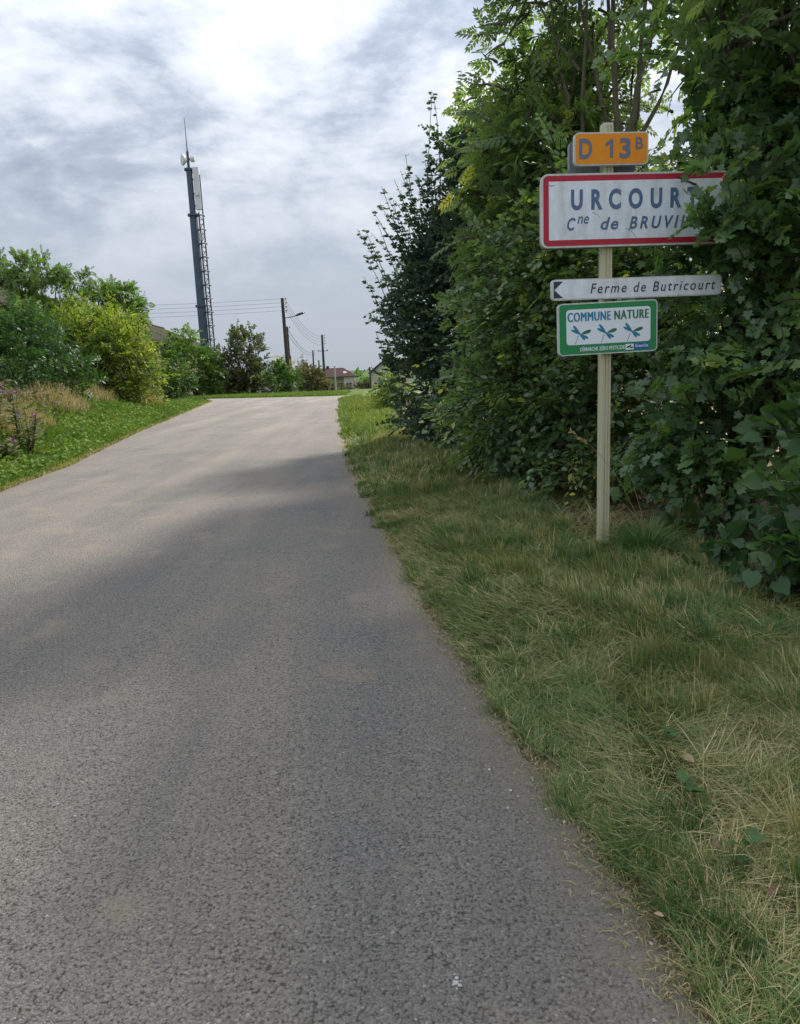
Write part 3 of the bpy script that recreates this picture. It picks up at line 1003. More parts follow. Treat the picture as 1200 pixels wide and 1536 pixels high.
def shoots(root, spec, mat, lsize=.07, n=11):
    """long upright shoots with paired leaves, each a part of its shrub"""
    b = np.array(root.location)
    for (p0, p1, dense) in spec:
        p0, p1 = np.array(p0), np.array(p1)
        L = np.linalg.norm(p1 - p0)
        k = np.linspace(0, 1, 7)
        bow = np.array([rng.normal(0, .06), rng.normal(0, .1), 0]) * L
        pts = p0 + (p1 - p0) * k[:, None] + bow * (k * (1 - k))[:, None] * 2
        V, F_ = tubes_np((pts - b)[None], (.012 * (1 - .65 * k))[None], 4)
        nn = int(n * L * dense)
        t = np.repeat(np.sort(.10 + .90 * rng.random((nn + 2) // 3)), 3)[:nn]
        q = p0 + (p1 - p0) * t[:, None] + bow * (t * (1 - t))[:, None] * 2
        a = rng.random(nn) * 6.28
        D = np.stack([np.cos(a), np.sin(a), -.25 + .5 * rng.random(nn)], -1)
        s = lsize * (.6 + .6 * rng.random(nn)) * (1 - .35 * t)
        NN = rng.normal(size=(nn, 3)) + np.array([0, -.8, .5])
        V2, F2 = stamp(OVAL, q - b, frames(D, NN), s)
        F_ = np.concatenate([F_, F2 + len(V)])
        V = np.concatenate([V, V2])
        tint = np.concatenate([np.full(len(V) - len(V2), .3), np.repeat(.35 + .3 * rng.random(nn), len(OVAL[0]))])
        link('shoot', np_mesh('shoot', V, F_, mat, tint), root)


# ------------------------------------------------------------------ the hedge on the right
HG = 'shrubs and trees of the right hand hedge'
# 1 dark shrub with long shoots at the left end
s1 = plant('dogwood_shrub', (1.15, 15.2, .08), 'tall dark green shrub with long bare-topped shoots at the left end of the hedge', 'shrub', HG, OVAL, 'dog', M['dark'],
           [(.95, 15.0, 1.35, .98, 1.1, 1.45), (.92, 14.9, 2.7, .80, .9, 1.2), (1.4, 14.6, 2.2, .9, 1.0, 1.6), (1.62, 14.6, 4.5, .60, .8, 1.6), (1.28, 14.5, 3.6, .62, .8, .95), (1.85, 14.5, 5.4, .45, .7, .85)],
           430, 6, .15, 13, .46, .105, 150, 26, .035, tint0=.42, tintv=.17, upw=.5, back=.6)
sp = [((.69, 14.6, 2.9), (.92, 14.6, 6.5), 1.0), ((1.0, 14.6, 4.6), (.94, 14.6, 6.47), 1.1), ((.71, 14.6, 3.2), (.39, 14.6, 5.45), 1.3), ((.92, 14.6, 3.9), (.85, 14.6, 5.4), 1.2),
      ((.43, 14.6, 2.7), (-.08, 14.6, 4.91), 1.3), ((.29, 14.6, 2.5), (-.42, 14.6, 4.16), 1.2), ((.16, 14.6, 2.3), (-.58, 14.6, 4.19), 1.2), ((.08, 14.6, 1.9), (-.5, 14.6, 3.32), 1.2),
      ((1.53, 14.6, 5.5), (1.46, 14.6, 6.84), 1.1), ((1.84, 14.6, 5.8), (1.7, 14.6, 6.83), 1.0), ((2.03, 14.6, 5.9), (1.98, 14.6, 6.76), 1.0), ((.12, 14.6, 1.4), (-.32, 14.6, 2.3), 1.6),
      ((.57, 14.6, 3.1), (.13, 14.6, 4.67), 1.3), ((1.05, 14.6, 4.1), (.58, 14.6, 5.06), 1.3), ((.5, 14.8, 3.0), (.28, 14.9, 4.9), 1.2), ((.3, 14.8, 2.6), (-.22, 14.9, 4.4), 1.2),
      ((.62, 14.7, 3.3), (.62, 14.8, 5.1), 1.2), ((.1, 14.8, 2.1), (-.45, 14.9, 3.75), 1.2)]
sp += [((.75 + .25 * q, 14.7, 3.0 + .5 * q), (.75 - 1.25 * (1 - q) + .2 * rng.random(), 14.7, 3.9 + 1.5 * q + .5 * rng.random()), 1.1) for q in rng.random(14)]
shoots(s1, sp, M['dark'], .135, 30)
# a low straggler beyond it
plant('hedge_shrub', (-.75, 29, .08), 'low yellow leaved shrub on the far verge just beyond the hedge', 'shrub', HG, OVAL, 'hs', M['bushyellow'],
      [(-.45, 29, .5, .36, .8, .45), (-.05, 28, .8, .45, .8, .7)], 40, 6, .18, 10, .5, .12, 0, 10, .02, tint0=.5, tintv=.3, tip=.3)
# 2 hornbeam in the middle, its skirt down to the grass
plant('hornbeam_shrub', (2.1, 9.6, .1), 'broad hornbeam shrub with oval leaves left of the signpost, reaching down to the grass', 'shrub', HG, OVAL, 'hb', M['hornbeam'],
      [(1.80, 9.5, 1.15, .98, 1.05, 1.05), (1.95, 9.6, 2.4, .95, 1.0, 1.05), (2.35, 8.7, 1.35, .75, .9, 1.15), (1.62, 10.7, .75, .75, .9, .75), (2.15, 8.2, .62, .55, .6, .55), (2.55, 9.0, 2.6, .9, .9, 1.1)],
      360, 6, .15, 12, .55, .100, 300, 34, .04, tint0=.45, tintv=.20, tip=.25, upw=.1, droop=.3, flat=1.0, back=.75)
# filler deeper in the hedge
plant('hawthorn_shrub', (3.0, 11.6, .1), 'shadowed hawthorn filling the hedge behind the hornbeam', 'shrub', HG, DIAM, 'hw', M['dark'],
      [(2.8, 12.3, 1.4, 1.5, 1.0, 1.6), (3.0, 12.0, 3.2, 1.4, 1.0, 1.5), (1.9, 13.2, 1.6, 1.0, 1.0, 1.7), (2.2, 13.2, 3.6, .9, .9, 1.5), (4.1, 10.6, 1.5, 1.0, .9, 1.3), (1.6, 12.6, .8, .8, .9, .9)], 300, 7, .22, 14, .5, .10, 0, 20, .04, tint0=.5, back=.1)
# 3 ash: leaning young stems in the middle and a high crown
ash1 = plant('young_ash', (2.2, 11.2, .1), 'young ash with feathery leaves between dark shrub and tall ash', 'tree', HG, ASH, 'ash', M['ash'],
             [(2.15, 10.6, 4.0, .80, .8, 1.25), (1.95, 11.4, 4.9, .60, .7, .9), (2.5, 10.4, 3.5, .7, .7, .9), (1.85, 10.4, 3.0, .55, .6, .6)], 130, 5, .16, 5, .42, .36, 0, 14, .03, M['ashbark'], tint0=.42, tintv=.20, upw=.1, droop=.35, tip=.25, back=.5)
root = plant('ash_tree', (2.75, 9.6, .1), 'tall ash whose forking grey stems rise behind the route number plate', 'tree', HG, ASH, 'ash', M['ash'],
             [(2.55, 9.9, 6.2, 1.0, 1.0, .9), (2.25, 10.2, 6.1, .62, .8, .62), (3.1, 9.8, 6.7, 1.1, 1.0, .9), (2.5, 10, 7.6, 1.4, 1.2, .9), (3.9, 9.8, 5.8, .75, .8, 1.0), (2.6, 10.4, 5.0, .45, .5, .35), (3.6, 10.2, 8.2, 1.2, 1.1, .9)],
             100, 5, .19, 5, .42, .32, 0, 0, .04, M['ashbark'], tint0=.45, tintv=.18, upw=.30, droop=.22, tip=.15, back=.45)
b = np.array(root.location)
tr, rr = [], []
fork = np.array([2.85, 9.55, 3.85])
def path(a, c, bow, K=9):
    t = np.linspace(0, 1, K)[:, None]
    return np.array(a) + (np.array(c) - np.array(a)) * t + np.array(bow) * t * (1 - t) * 2 + rng.normal(0, .012, (K, 3))
for a, c, bow, r1, r2 in ((b, fork, (.1, 0, 0), .085, .055), (fork, (2.75, 9.6, 6.6), (-.06, 0, 0), .045, .018), (fork, (3.35, 9.6, 6.4), (.1, 0, -.1), .042, .018), (fork, (2.35, 9.8, 6.3), (-.1, 0, 0), .036, .012),
                          (fork, (3.8, 9.7, 5.9), (.2, 0, -.15), .034, .012), ((2.55, 9.7, .1), (2.45, 9.6, 6.2), (-.1, 0, 0), .05, .014), ((2.55, 9.7, 3.4), (2.05, 9.9, 6.1), (-.1, 0, .0), .03, .01),
                          (fork + .2, (3.1, 9.4, 6.9), (.1, 0, 0), .036, .014), ((2.75, 9.6, 5.2), (2.5, 9.6, 7.6), (0, 0, 0), .025, .008), ((3.2, 9.6, 5.2), (3.7, 9.9, 7.9), (.1, 0, 0), .025, .008), ((2.4, 9.7, 5.0), (1.7, 10, 6.3), (-.1, 0, .1), .02, .006)):
    tr.append(path(a, c, bow)); rr.append(np.linspace(r1, r2, 9))
for i, (p_, r_) in enumerate(zip(tr, rr)):
    V, F_ = tubes_np(np.array(p_)[None] - b, np.array(r_)[None], 8)
    link('trunk' if i in (0, 5) else 'limb', np_mesh('limb', V, F_, M['ashbark'], None, True), root)

# 4 field maple on the right; a bough crosses the right end of the town sign
E4 = [(3.05, 6.5, 2.1, .78, .8, .85), (3.0, 6.3, 1.05, .72, .75, .70), (3.25, 6.95, 3.4, .78, .8, .75), (2.78, 6.6, .75, .42, .5, .45), (2.72, 6.15, .42, .42, .40, .34), (3.6, 6.2, 1.9, .7, .8, 1.2), (3.45, 7.0, 4.6, .95, .9, .9), (3.9, 6.8, 5.8, 1.3, 1.2, 1.0), (3.6, 6.0, 3.0, .6, .7, 1.0)]
def bough(p0, p1, n, spread, m=9):
    t = rng.random(n)[:, None] ** .8
    P = np.array(p0) + (np.array(p1) - np.array(p0)) * t + rng.normal(0, 1, (n, 3)) * np.array(spread)
    out = np.repeat(unit(np.array(p1) - np.array(p0) + np.array([0, -.4, 0]))[None], n, 0)
    return spray_leaves(P, out, rng.normal(0, 1, n), m, .32, .090, tint0=.45, tintv=.18, droop=.3, flat=.5)
ex = [bough((3.1, 5.9, 2.42), (2.33, 5.60, 2.53), 44, (.09, .05, .06)), bough((3.05, 5.9, 2.46), (2.74, 5.6, 2.48), 16, (.09, .05, .05)), bough((3.1, 5.9, 2.75), (2.85, 5.62, 2.72), 8, (.05, .05, .12)),
      bough((2.85, 5.9, 3.08), (2.30, 5.66, 2.91), 7, (.05, .03, .02), 7), bough((2.52, 5.7, 2.50), (2.10, 5.70, 2.82), 4, (.015, .02, .015), 5), bough((3.10, 5.9, 1.88), (2.88, 5.65, 1.86), 12, (.08, .05, .06)),
      bough((3.0, 6.0, 3.15), (2.15, 5.7, 3.02), 8, (.05, .03, .03), 7), bough((3.0, 5.9, 1.55), (2.5, 5.8, 1.5), 24, (.12, .08, .15)),
      bough((3.1, 6.2, 3.5), (2.45, 5.9, 3.75), 18, (.12, .08, .14))]
extra = tuple(np.concatenate([e_[i] for e_ in ex]) for i in range(6))
mp_ = plant('field_maple', (3.25, 6.7, .1), 'dark field maple with lobed leaves overlapping the right end of the town sign', 'tree', HG, MAPLE, 'mp', M['maple'],
            E4, 390, 6, .15, 10, .42, .092, 300, 30, .045, extra=extra, tint0=.42, tintv=.18, droop=.3, upw=.1, back=.6)
b = np.array(mp_.location)
tr = [path(b, (3.3, 6.8, 4.6), (.1, 0, 0)), path((3.2, 6.7, 2.5), (2.15, 5.75, 2.85), (0, 0, .2)), path((3.2, 6.7, 1.8), (2.5, 6.0, 1.6), (0, 0, .2)), path((3.3, 6.8, 3.0), (2.4, 6.1, 4.6), (0, 0, .1)),
      path((3.3, 6.6, 3.1), (2.0, 5.9, 4.55), (.2, 0, -.15)), path((3.2, 6.7, .3), (2.75, 6.4, .9), (0, 0, .1)), path((3.25, 6.7, 3.8), (3.6, 6.4, 5.6), (0, 0, .1))]
rr = [np.linspace(.07, .03, 9)] + [np.linspace(.022, .005, 9)] * 6
for i, (p_, r_) in enumerate(zip(tr, rr)):
    V, F_ = tubes_np(np.array(p_)[None] - b, np.array(r_)[None], 8)
    link('trunk' if i == 0 else 'limb', np_mesh('limb', V, F_, M['bark'], None, True), mp_)
plant('elder_shrub', (4.3, 8.7, .1), 'shaded elder deep in the hedge behind the field maple', 'shrub', HG, OVAL, 'el', M['hornbeam'],
      [(4.1, 8.8, 2.5, 1.0, .9, 1.2), (3.5, 8.9, 1.9, .7, .8, .8), (4.9, 8.0, 2.2, .8, .8, 1.4), (3.35, 9.2, 2.9, .6, .6, .7)], 170, 6, .2, 12, .5, .085, 0, 18, .04, tint0=.75, tintv=.15, back=.1)
# leafy ash bough at the top right corner, close to the camera
plant('ash_tree', (4.6, 6.6, .1), 'near ash whose hanging leafy boughs fill the top right corner', 'tree', HG, ASH, 'ash', M['ash'],
      [(3.15, 6.0, 4.35, .75, .7, .55), (3.9, 6.2, 4.9, .9, .8, .8), (2.6, 6.5, 4.95, .55, .5, .4), (4.2, 6.4, 6.2, 1.3, 1.2, 1.0)], 60, 5, .17, 5, .44, .34, 0, 10, .045, M['ashbark'], tint0=.40, tintv=.16, droop=.45, back=.4)
# 5 heart-leaved climber at the lower right
plant('heart_leaved_climber', (2.75, 4.5, .1), 'low climber with large heart shaped leaves at the lower right edge', 'plant', HG, HEART, 'ht', M['heart'],
      [(2.55, 4.35, .50, .30, .30, .42), (2.75, 4.45, .95, .30, .3, .35), (2.42, 4.5, .22, .30, .3, .20), (2.30, 4.75, .14, .25, .3, .14), (2.75, 4.0, .35, .3, .35, .35)], 62, 3, .07, 5, .30, .115, 300, 12, .010, tint0=.5, tintv=.2, droop=.35, flat=.35, cell=9.0)

# ------------------------------------------------------------------ the road sign
SB = (1.68, 5.96, 0.02)
sign = thing('road_sign', SB, 'roadside signpost carrying an orange route plate, red edged town sign, white arrow and green plate', 'road sign', None, R_(5.0))
zb = SB[2]


def cap_height():
    c = bpy.data.curves.new('t', 'FONT')
    c.body = 'H'
    o = bpy.data.objects.new('t', c)
    col.objects.link(o)
    bpy.context.view_layer.update()
    h = o.dimensions.y
    bpy.data.objects.remove(o)
    return h


CAP = cap_height()


def text(body, x0, x1, zbase, cap, y, mat, parent, name='lettering', shear=0.0, bold=.02, space=1.0, heavy=0.0):
    c = bpy.data.curves.new('t', 'FONT')
    c.body = body
    c.shear = shear
    c.offset = bold
    c.space_character = space
    c.extrude = .006
    c.resolution_u = 4
    o = bpy.data.objects.new('t', c)
    col.objects.link(o)
    bpy.context.view_layer.update()
    me = bpy.data.meshes.new_from_object(o.evaluated_get(bpy.context.evaluated_depsgraph_get()))
    bpy.data.objects.remove(o)
    n = len(me.vertices)
    v = np.empty(n * 3, np.float32)
    me.vertices.foreach_get('co', v)
    v = v.reshape(-1, 3)
    sx = (x1 - x0) / (v[:, 0].max() - v[:, 0].min())
    sz = cap / CAP
    w = np.stack([x0 + (v[:, 0] - v[:, 0].min()) * sx, y - v[:, 2] * .15, zbase + v[:, 1] * sz], -1)
    if heavy:                                   # thicker strokes: the glyphs overlaid a hair apart
        fs = [tuple(q.vertices) for q in me.polygons]
        me = bpy.data.meshes.new('t')
        me.from_pydata(np.concatenate([w + np.array([dx_, -.0004 * i_, 0]) for i_, dx_ in enumerate((-heavy, 0, heavy))]).tolist(), [], [tuple(a_ + i_ * n for a_ in q) for i_ in range(3) for q in fs])
    else:
        me.vertices.foreach_set('co', np.ascontiguousarray(w, np.float32).ravel())
    me.update()
    me.materials.clear()
    me.materials.append(mat)
    me.name = name
    return link(name, me, parent)


# post: a grooved box section
prof = [(x * .78, y) for x, y in [(-.052, -.036), (-.040, -.042), (-.018, -.042), (-.014, -.034), (-.006, -.034), (-.002, -.042), (.012, -.042), (.016, -.034), (.026, -.034), (.030, -.042), (.044, -.042), (.052, -.036),
        (.052, .036), (.044, .042), (-.044, .042), (-.052, .036)]]
MB().plan(prof, -.35, 3.28 - zb).build('post', M['post'], sign)
MB().plan([(x * .93, y * .9) for x, y in ((-.040, -.04), (.040, -.04), (.040, .04), (-.040, .04))], 3.28 - zb, 3.295 - zb).build('post_cap', M['s_rim'], sign)


def plate(name, x0, x1, z0, z1, r, ya=-.085, yb=-.047, rim=.012, face=None, parent=None):
    o = MB().prism(rrect(x0, x1, z0 - zb, z1 - zb, r), ya, yb).build(name, M['s_rim'], parent or sign)
    if face:
        MB().prism(rrect(x0 + rim, x1 - rim, z0 + rim - zb, z1 - rim - zb, max(r - rim, .01)), ya - .002, ya).build('face', face, o)
    return o


# rear plates of the double-sided box signs, and their brackets
pb = plate('back_plate', -.275, .25, 2.962, 3.190, .035, .047, .085)
pb.data.materials[0] = M['s_back']
pb = plate('back_plate', -.500, .91, 2.418, 2.925, .05, .047, .085)
pb.data.materials[0] = M['s_back']
for z in (3.05, 3.17, 2.5, 2.85, 2.07, 2.12, 1.68, 1.92):
    MB().box(-.075, .075, -.047, -.0425, z - zb - .012, z - zb + .012).build('clamp', M['steel'], sign)
# route plate
p = plate('route_plate', -.278, .290, 2.985, 3.215, .035, rim=.010, face=M['s_orange'])
text('D', -.243, -.143, 3.037 - zb, .128, -.0885, M['t_grey'], p, bold=.034)
MB().prism([(-.008, 3.037 - zb), (.018, 3.037 - zb), (.018, 3.165 - zb), (-.004, 3.165 - zb), (-.042, 3.137 - zb), (-.042, 3.110 - zb), (-.008, 3.132 - zb)], -.0885, -.0872).build('lettering', M['t_grey'], p)
text('3', .067, .152, 3.037 - zb, .128, -.0885, M['t_grey'], p, bold=.036)
text('B', .190, .247, 3.095 - zb, .080, -.0885, M['t_grey'], p, bold=.018)
# town sign
p = plate('town_plate', -.530, .935, 2.405, 2.932, .05, rim=.014, face=M['s_red'])
MB().prism([(-.475, 2.460 - zb), (.88, 2.460 - zb), (.88, 2.877 - zb), (-.475, 2.877 - zb)], -.0885, -.0872).build('panel_field', M['s_white'], p)
text('URCOURT', -.305, .690, 2.680 - zb, .130, -.0895, M['t_blue'], p, bold=.040, space=1.85)
text('C', -.335, -.270, 2.530 - zb, .084, -.0895, M['t_blue'], p, shear=.25, bold=.024)
text('ne', -.255, -.165, 2.575 - zb, .075, -.0895, M['t_blue'], p, shear=.25, bold=.010)
text('de', -.075, .065, 2.530 - zb, .084, -.0895, M['t_blue'], p, shear=.25, bold=.024, space=1.2)
text('BRUVILLE', .150, .770, 2.530 - zb, .084, -.0895, M['t_blue'], p, shear=.25, bold=.026, space=1.45)
# scratches and torn film on the town sign
for pts in ([(.17, 2.79), (.175, 2.75), (.168, 2.70), (.18, 2.66), (.172, 2.62)], [(.40, 2.68), (.415, 2.63), (.40, 2.58), (.43, 2.53), (.41, 2.49)], [(.46, 2.66), (.45, 2.60), (.47, 2.52)]):
    w = .006
    poly = [(x - w, z - zb) for x, z in pts] + [(x + w * (1 + i % 2), z - zb) for i, (x, z) in enumerate(reversed(pts))]
    MB().prism(poly[::-1] if False else poly, -.0892, -.0888).build('torn_film', M['s_clean'], p)
for pts, w in (([(-.14, 2.655), (-.10, 2.635), (-.075, 2.612)], .0022), ([(.12, 2.535), (.17, 2.51), (.20, 2.475), (.215, 2.455)], .0025), ([(-.49, 2.86), (-.46, 2.845), (-.43, 2.85)], .003), ([(.30, 2.86), (.305, 2.80), (.315, 2.77)], .0018)):
    poly = [(x, z - zb - w) for x, z in pts] + [(x, z - zb + w) for x, z in reversed(pts)]
    MB().prism(poly, -.0893, -.0888).build('scratch', M['s_back'], p)
for x, z in ((-.503, 2.895), (.908, 2.895), (-.503, 2.442), (.908, 2.442)):
    MB().tube([(x, -.087, z - zb), (x, -.0905, z - zb)], .007, 8).build('rivet', M['steel'], p)
# arrow sign
p = plate('arrow_plate', -.455, .905, 2.020, 2.175, .028, rim=.008, face=M['s_white'])
MB().prism([(-.440, 2.036 - zb), (-.365, 2.036 - zb), (-.435, 2.0975 - zb), (-.365, 2.160 - zb), (-.440, 2.160 - zb)], -.0885, -.0872).build('arrow_head', M['t_dark'], p)
text('Ferme de Butricourt', -.150, .852, 2.065 - zb, .072, -.0885, M['t_dark'], p, shear=.22, bold=.006, space=1.28)
# green plate, hung slightly askew
p = plate('green_plate', -.375, .420, 1.605, 2.000, .035, rim=.010, face=M['s_green'])
MB().prism(rrect(-.312, .362, 1.685 - zb, 1.950 - zb, .025), -.0885, -.0872).build('panel_field', M['s_clean'], p)
text('COMMUNE', -.300, .040, 1.862 - zb, .066, -.0897, M['t_cblue'], p, bold=.0, space=1.14, heavy=.0028)
text('NATURE', .072, .345, 1.862 - zb, .066, -.0897, M['t_cgreen'], p, bold=.0, space=1.14, heavy=.0028)


def petal(cx, cz, length, wid, ang, n=7):
    q = []
    for i in range(2 * n):
        t = 2 * math.pi * i / (2 * n)
        lx, lz = length * .5 * (1 + math.cos(t)), wid * .5 * math.sin(t) * (1 + .3 * math.cos(t))
        q.append((cx + lx * math.cos(ang) - lz * math.sin(ang), cz + lx * math.sin(ang) + lz * math.cos(ang)))
    return q


for x in (-.205, .002, .212):
    zc = 1.765 - zb
    bl = MB()
    for L, w, a in ((.085, .020, 128), (.078, .018, 152), (.075, .020, -28), (.062, .016, -50)):
        bl.prism(petal(x, zc, L, w, R_(a)), -.0900, -.0890)
    bl.prism(petal(x - .014, zc + .012, .05, .016, R_(-40)), -.0902, -.0892)
    for k in range(4):
        bl.prism(petal(x - .014 - .006 * k, zc - .012 - .016 * k, .013, .007, R_(-110)), -.0900, -.0890)
    bl.build('dragonfly_emblem', M['t_cblue'], p)
    MB().prism(petal(x + .012, zc + .002, .080, .026, R_(16)), -.0899, -.0889).build('leaf_emblem', M['t_cgreen'], p)
text('DÉMARCHE ZÉRO PESTICIDE', -.205, .155, 1.634 - zb, .028, -.0885, M['s_clean'], p, bold=.012)
MB().prism([(.160, 1.626 - zb), (.226, 1.626 - zb), (.226, 1.670 - zb), (.160, 1.670 - zb)], -.0885, -.0872).build('logo_box', M['s_clean'], p)
lg = MB()
for x, z, L, w, a in ((.168, 1.640, .03, .012, 30), (.190, 1.642, .026, .010, 60), (.196, 1.640, .026, .012, 10)):
    lg.prism(petal(x, z - zb, L, w, R_(a)), -.0897, -.0887)
lg.build('logo_mark', M['t_dark'], p)
MB().prism([(.232, 1.626 - zb), (.352, 1.626 - zb), (.352, 1.674 - zb), (.232, 1.674 - zb)], -.0885, -.0872).build('logo_box', M['t_navy'], p)
text('Grand Est', .240, .345, 1.643 - zb, .021, -.0897, M['s_clean'], p, bold=.012)
p.rotation_euler = (0, R_(-.9), 0)

# ------------------------------------------------------------------ telecom mast
mz = -0.35
mast = thing('telecom_mast', (-18.65, 75, mz), 'tall slate blue telecom mast with white antennas and a caged ladder', 'mast')
for z0, z1, ra, rb in ((0, 8.55, .46, .43), (8.6, 17.0, .41, .345), (17.05, 21.1, .29, .28)):
    MB().tube([(0, 0, z0 - mz * (z0 > 0)), (0, 0, z1 - mz)], [ra, rb], 20).build('pole_section', M['mast'], mast)
for z, r in ((8.55, .58), (17.0, .52), (21.1, .44)):
    MB().tube([(0, 0, z - mz - .09), (0, 0, z - mz + .09)], r, 20).build('flange', M['mast'], mast)
MB().prism(rrect(.38, .95, 17.45 - mz, 21.25 - mz, .08), -.25, .1).build('antenna_panel', M['antwhite'], mast)
for z in (17.8, 18.9, 20.2, 20.8):
    MB().box(.2, .39, -.12, .0, z - mz - .08, z - mz + .08).build('antenna_bracket', M['steel'], mast)
for x in (.55, .98):
    MB().tube([(x, -.05, .5), (x, -.05, (20.6 if x > .9 else 17.2) - mz)], .055, 6).build('ladder_rail', M['steel'], mast)
rg = MB()
for i, z in enumerate(np.arange(1.0, 16.6, .64)):
    rg.tube([(.55 if i % 2 else .98, .0, z - mz), (.98 if i % 2 else .55, .0, z + .64 - mz)], .03, 5)
for z in np.arange(1, 17.1, .42):
    rg.tube([(.55, -.05, z - mz), (.98, -.05, z - mz)], .03, 5)
rg.build('ladder_rungs', M['steel'], mast)
for i, z in enumerate(np.arange(1.5, 17.5, 1.28)):
    hp = [(.77 + .36 * math.cos(t), -.05 - .62 * math.sin(t), z - mz) for t in np.linspace(0, math.pi, 9)]
    MB().tube(hp, .06, 6).build('cage_hoop', M['steel'], mast)
    MB().tube([(.35, 0, z - mz), (.64, -.05, z - mz)], .03, 6).build('ladder_bracket', M['steel'], mast)
for a in (.25, .5, .75):
    t = math.pi * a
    MB().tube([(.77 + .36 * math.cos(t), -.05 - .62 * math.sin(t), 1.3 - mz), (.77 + .36 * math.cos(t), -.05 - .62 * math.sin(t), 17.2 - mz)], .025, 5).build('cage_bar', M['steel'], mast)
for z in (15.0, 14.6, 18.7):
    MB().box(.45, .85, -.35, -.1, z - mz, z - mz + .32).build('equipment_box', M['antwhite'], mast)
MB().tube([(0, 0, 21.1 - mz), (0, 0, 22.7 - mz)], .12, 10).build('top_pipe', M['steel'], mast)
d = MB()
d.tube([(-.30, -.1, 21.95 - mz), (-.42, -.18, 21.95 - mz), (-.52, -.24, 21.95 - mz)], [.40, .52, .50], 24)
d.tube([(-.08, 0, 21.95 - mz), (-.30, -.1, 21.95 - mz)], [.12, .38], 16)
d.build('dish_antenna', M['antwhite'], mast)
d = MB()
d.tube([(.30, -.05, 22.0 - mz), (.72, -.12, 22.0 - mz)], .27, 18)
d.build('drum_antenna', M['antwhite'], mast)
MB().tube([(.08, 0, 22.0 - mz), (.31, -.05, 22.0 - mz)], .10, 8).build('drum_bracket', M['steel'], mast)
MB().tube([(0, 0, 22.7 - mz), (0, 0, 23.3 - mz), (0, 0, 25.7 - mz)], [.07, .045, .02], 6).build('whip_antenna', M['steel'], mast)


# ------------------------------------------------------------------ poles and cables
def wood_pole(x, y, top, label, r=.15, ins=0, lamp=False, arm=False, group='utility poles beyond the junction', lean=0.0, mat='polewood'):
    z0 = float(terrain_z(x, y))
    t = thing('utility_pole', (x, y, z0), label, 'utility pole', group)
    h = top - z0
    MB().tube([(0, 0, -.3), (lean * .5, 0, h * .5), (lean, 0, h)], [r, r * .88, r * .72], 10).build('pole', M[mat], t)
    for k in range(ins):
        zk = h - .15 - .35 * k
        MB().tube([(lean + r * .5, 0, zk - .05), (lean + r + .10, 0, zk - .05), (lean + r + .12, 0, zk + .04)], .018, 5).build('bracket', M['steel'], t)
        MB().tube([(lean + r + .12, 0, zk + .02), (lean + r + .12, 0, zk + .07), (lean + r + .12, 0, zk + .15)], [.05, .065, .035], 8).build('insulator', M['stone'], t)
    if lamp:
        zk = h - 1.75
        MB().tube([(lean, 0, zk - .05), (lean + .6, -.2, zk), (lean + 1.25, -.4, zk + .12)], .035, 6).build('lamp_arm', M['steel'], t)
        lm = MB()
        lm.tube([(lean + 1.15, -.37, zk + .10), (lean + 1.45, -.46, zk + .20), (lean + 1.85, -.58, zk + .30), (lean + 2.05, -.64, zk + .33)], [.05, .12, .10, .03], 8)
        lm.build('lamp_head', M['steel'], t)
    if arm:
        MB().tube([(-.7, 0, h - 2.1), (.7, 0, h - 2.1)], .04, 6).build('crossarm', M['steel'], t)
        for q in (-.6, .6):
            MB().tube([(q, 0, h - 2.1), (q, 0, h - 1.9)], [.05, .04], 6).build('insulator', M['stone'], t)
    return t


wood_pole(-9.85, 70, 8.47, 'tallest dark wooden pole with a street lamp arm, right of the olive shrub', .20, 4, True, lean=-.1)
wood_pole(-11.75, 85, 6.85, 'plain wooden pole directly behind the pole with the street lamp', .16, 1)
wood_pole(-13.0, 95, 3.9, 'short wooden pole stub low behind the dark round bush', .15, 0)
wood_pole(-9.3, 100, 6.55, 'dark wooden pole with a crossarm in front of the red roofed house', .19, 4, False, True)
wood_pole(-13.85, 130, 5.5, 'thin distant pole beside the two conifers', .17, 3)
wood_pole(-15.9, 160, 4.3, 'most distant short pole with crossarm above the house roof', .20, 0, False, True)
wood_pole(-3.2, 100, 2.1, 'short pole beside the white gabled house near the hedge tip', .14, 1)
cp = thing('concrete_post', (-5.2, 66, float(terrain_z(-5.2, 66))), 'thin pale concrete post at the right end of the grass strip', 'post')
MB().tube([(0, 0, -.2), (0, 0, 2.15)], [.075, .06], 8).build('shaft', M['concrete'], cp)
MB().tube([(0, 0, 2.15), (0, 0, 2.2)], [.085, .085], 8).build('cap', M['concrete'], cp)


def cable(p0, p1, sag, label, group='overhead cables', r=.012):
    p0, p1 = np.array(p0), np.array(p1)
    t = np.linspace(0, 1, 17)[:, None]
    pts = p0 + (p1 - p0) * t - np.array([0, 0, sag]) * 4 * t * (1 - t)
    o = MB().tube(list((pts - p0)), r, 5).build('overhead_cable', M['wire'])
    o.location = p0
    tag(o, label, 'cable', group)


nm = ['topmost', 'second', 'third', 'lowest']
for k in range(4):
    cable((-9.7, 70, 8.42 - .35 * k), (-46, 62, 8.8 - .35 * k), .5, f'{nm[k]} of four cables crossing the sky behind the mast', r=.011)
    cable((-9.7, 70, 8.42 - .35 * k), (-8.95, 100, 6.5 - .35 * k), 1.2, f'{nm[k]} of four sagging cables between lamp pole and crossarm pole', r=.012)
for k in range(2):
    cable((-9.8, 70, 6.0 - .5 * k), (-13.7, 130, 5.3 - .25 * k), 1.0, f'{("upper", "lower")[k]} thick cable sagging from the lamp pole to the thin distant pole', r=.022)
wood_pole(-46, 62, 9.0, 'pole carrying the four cables beyond the left edge', .18, 4)


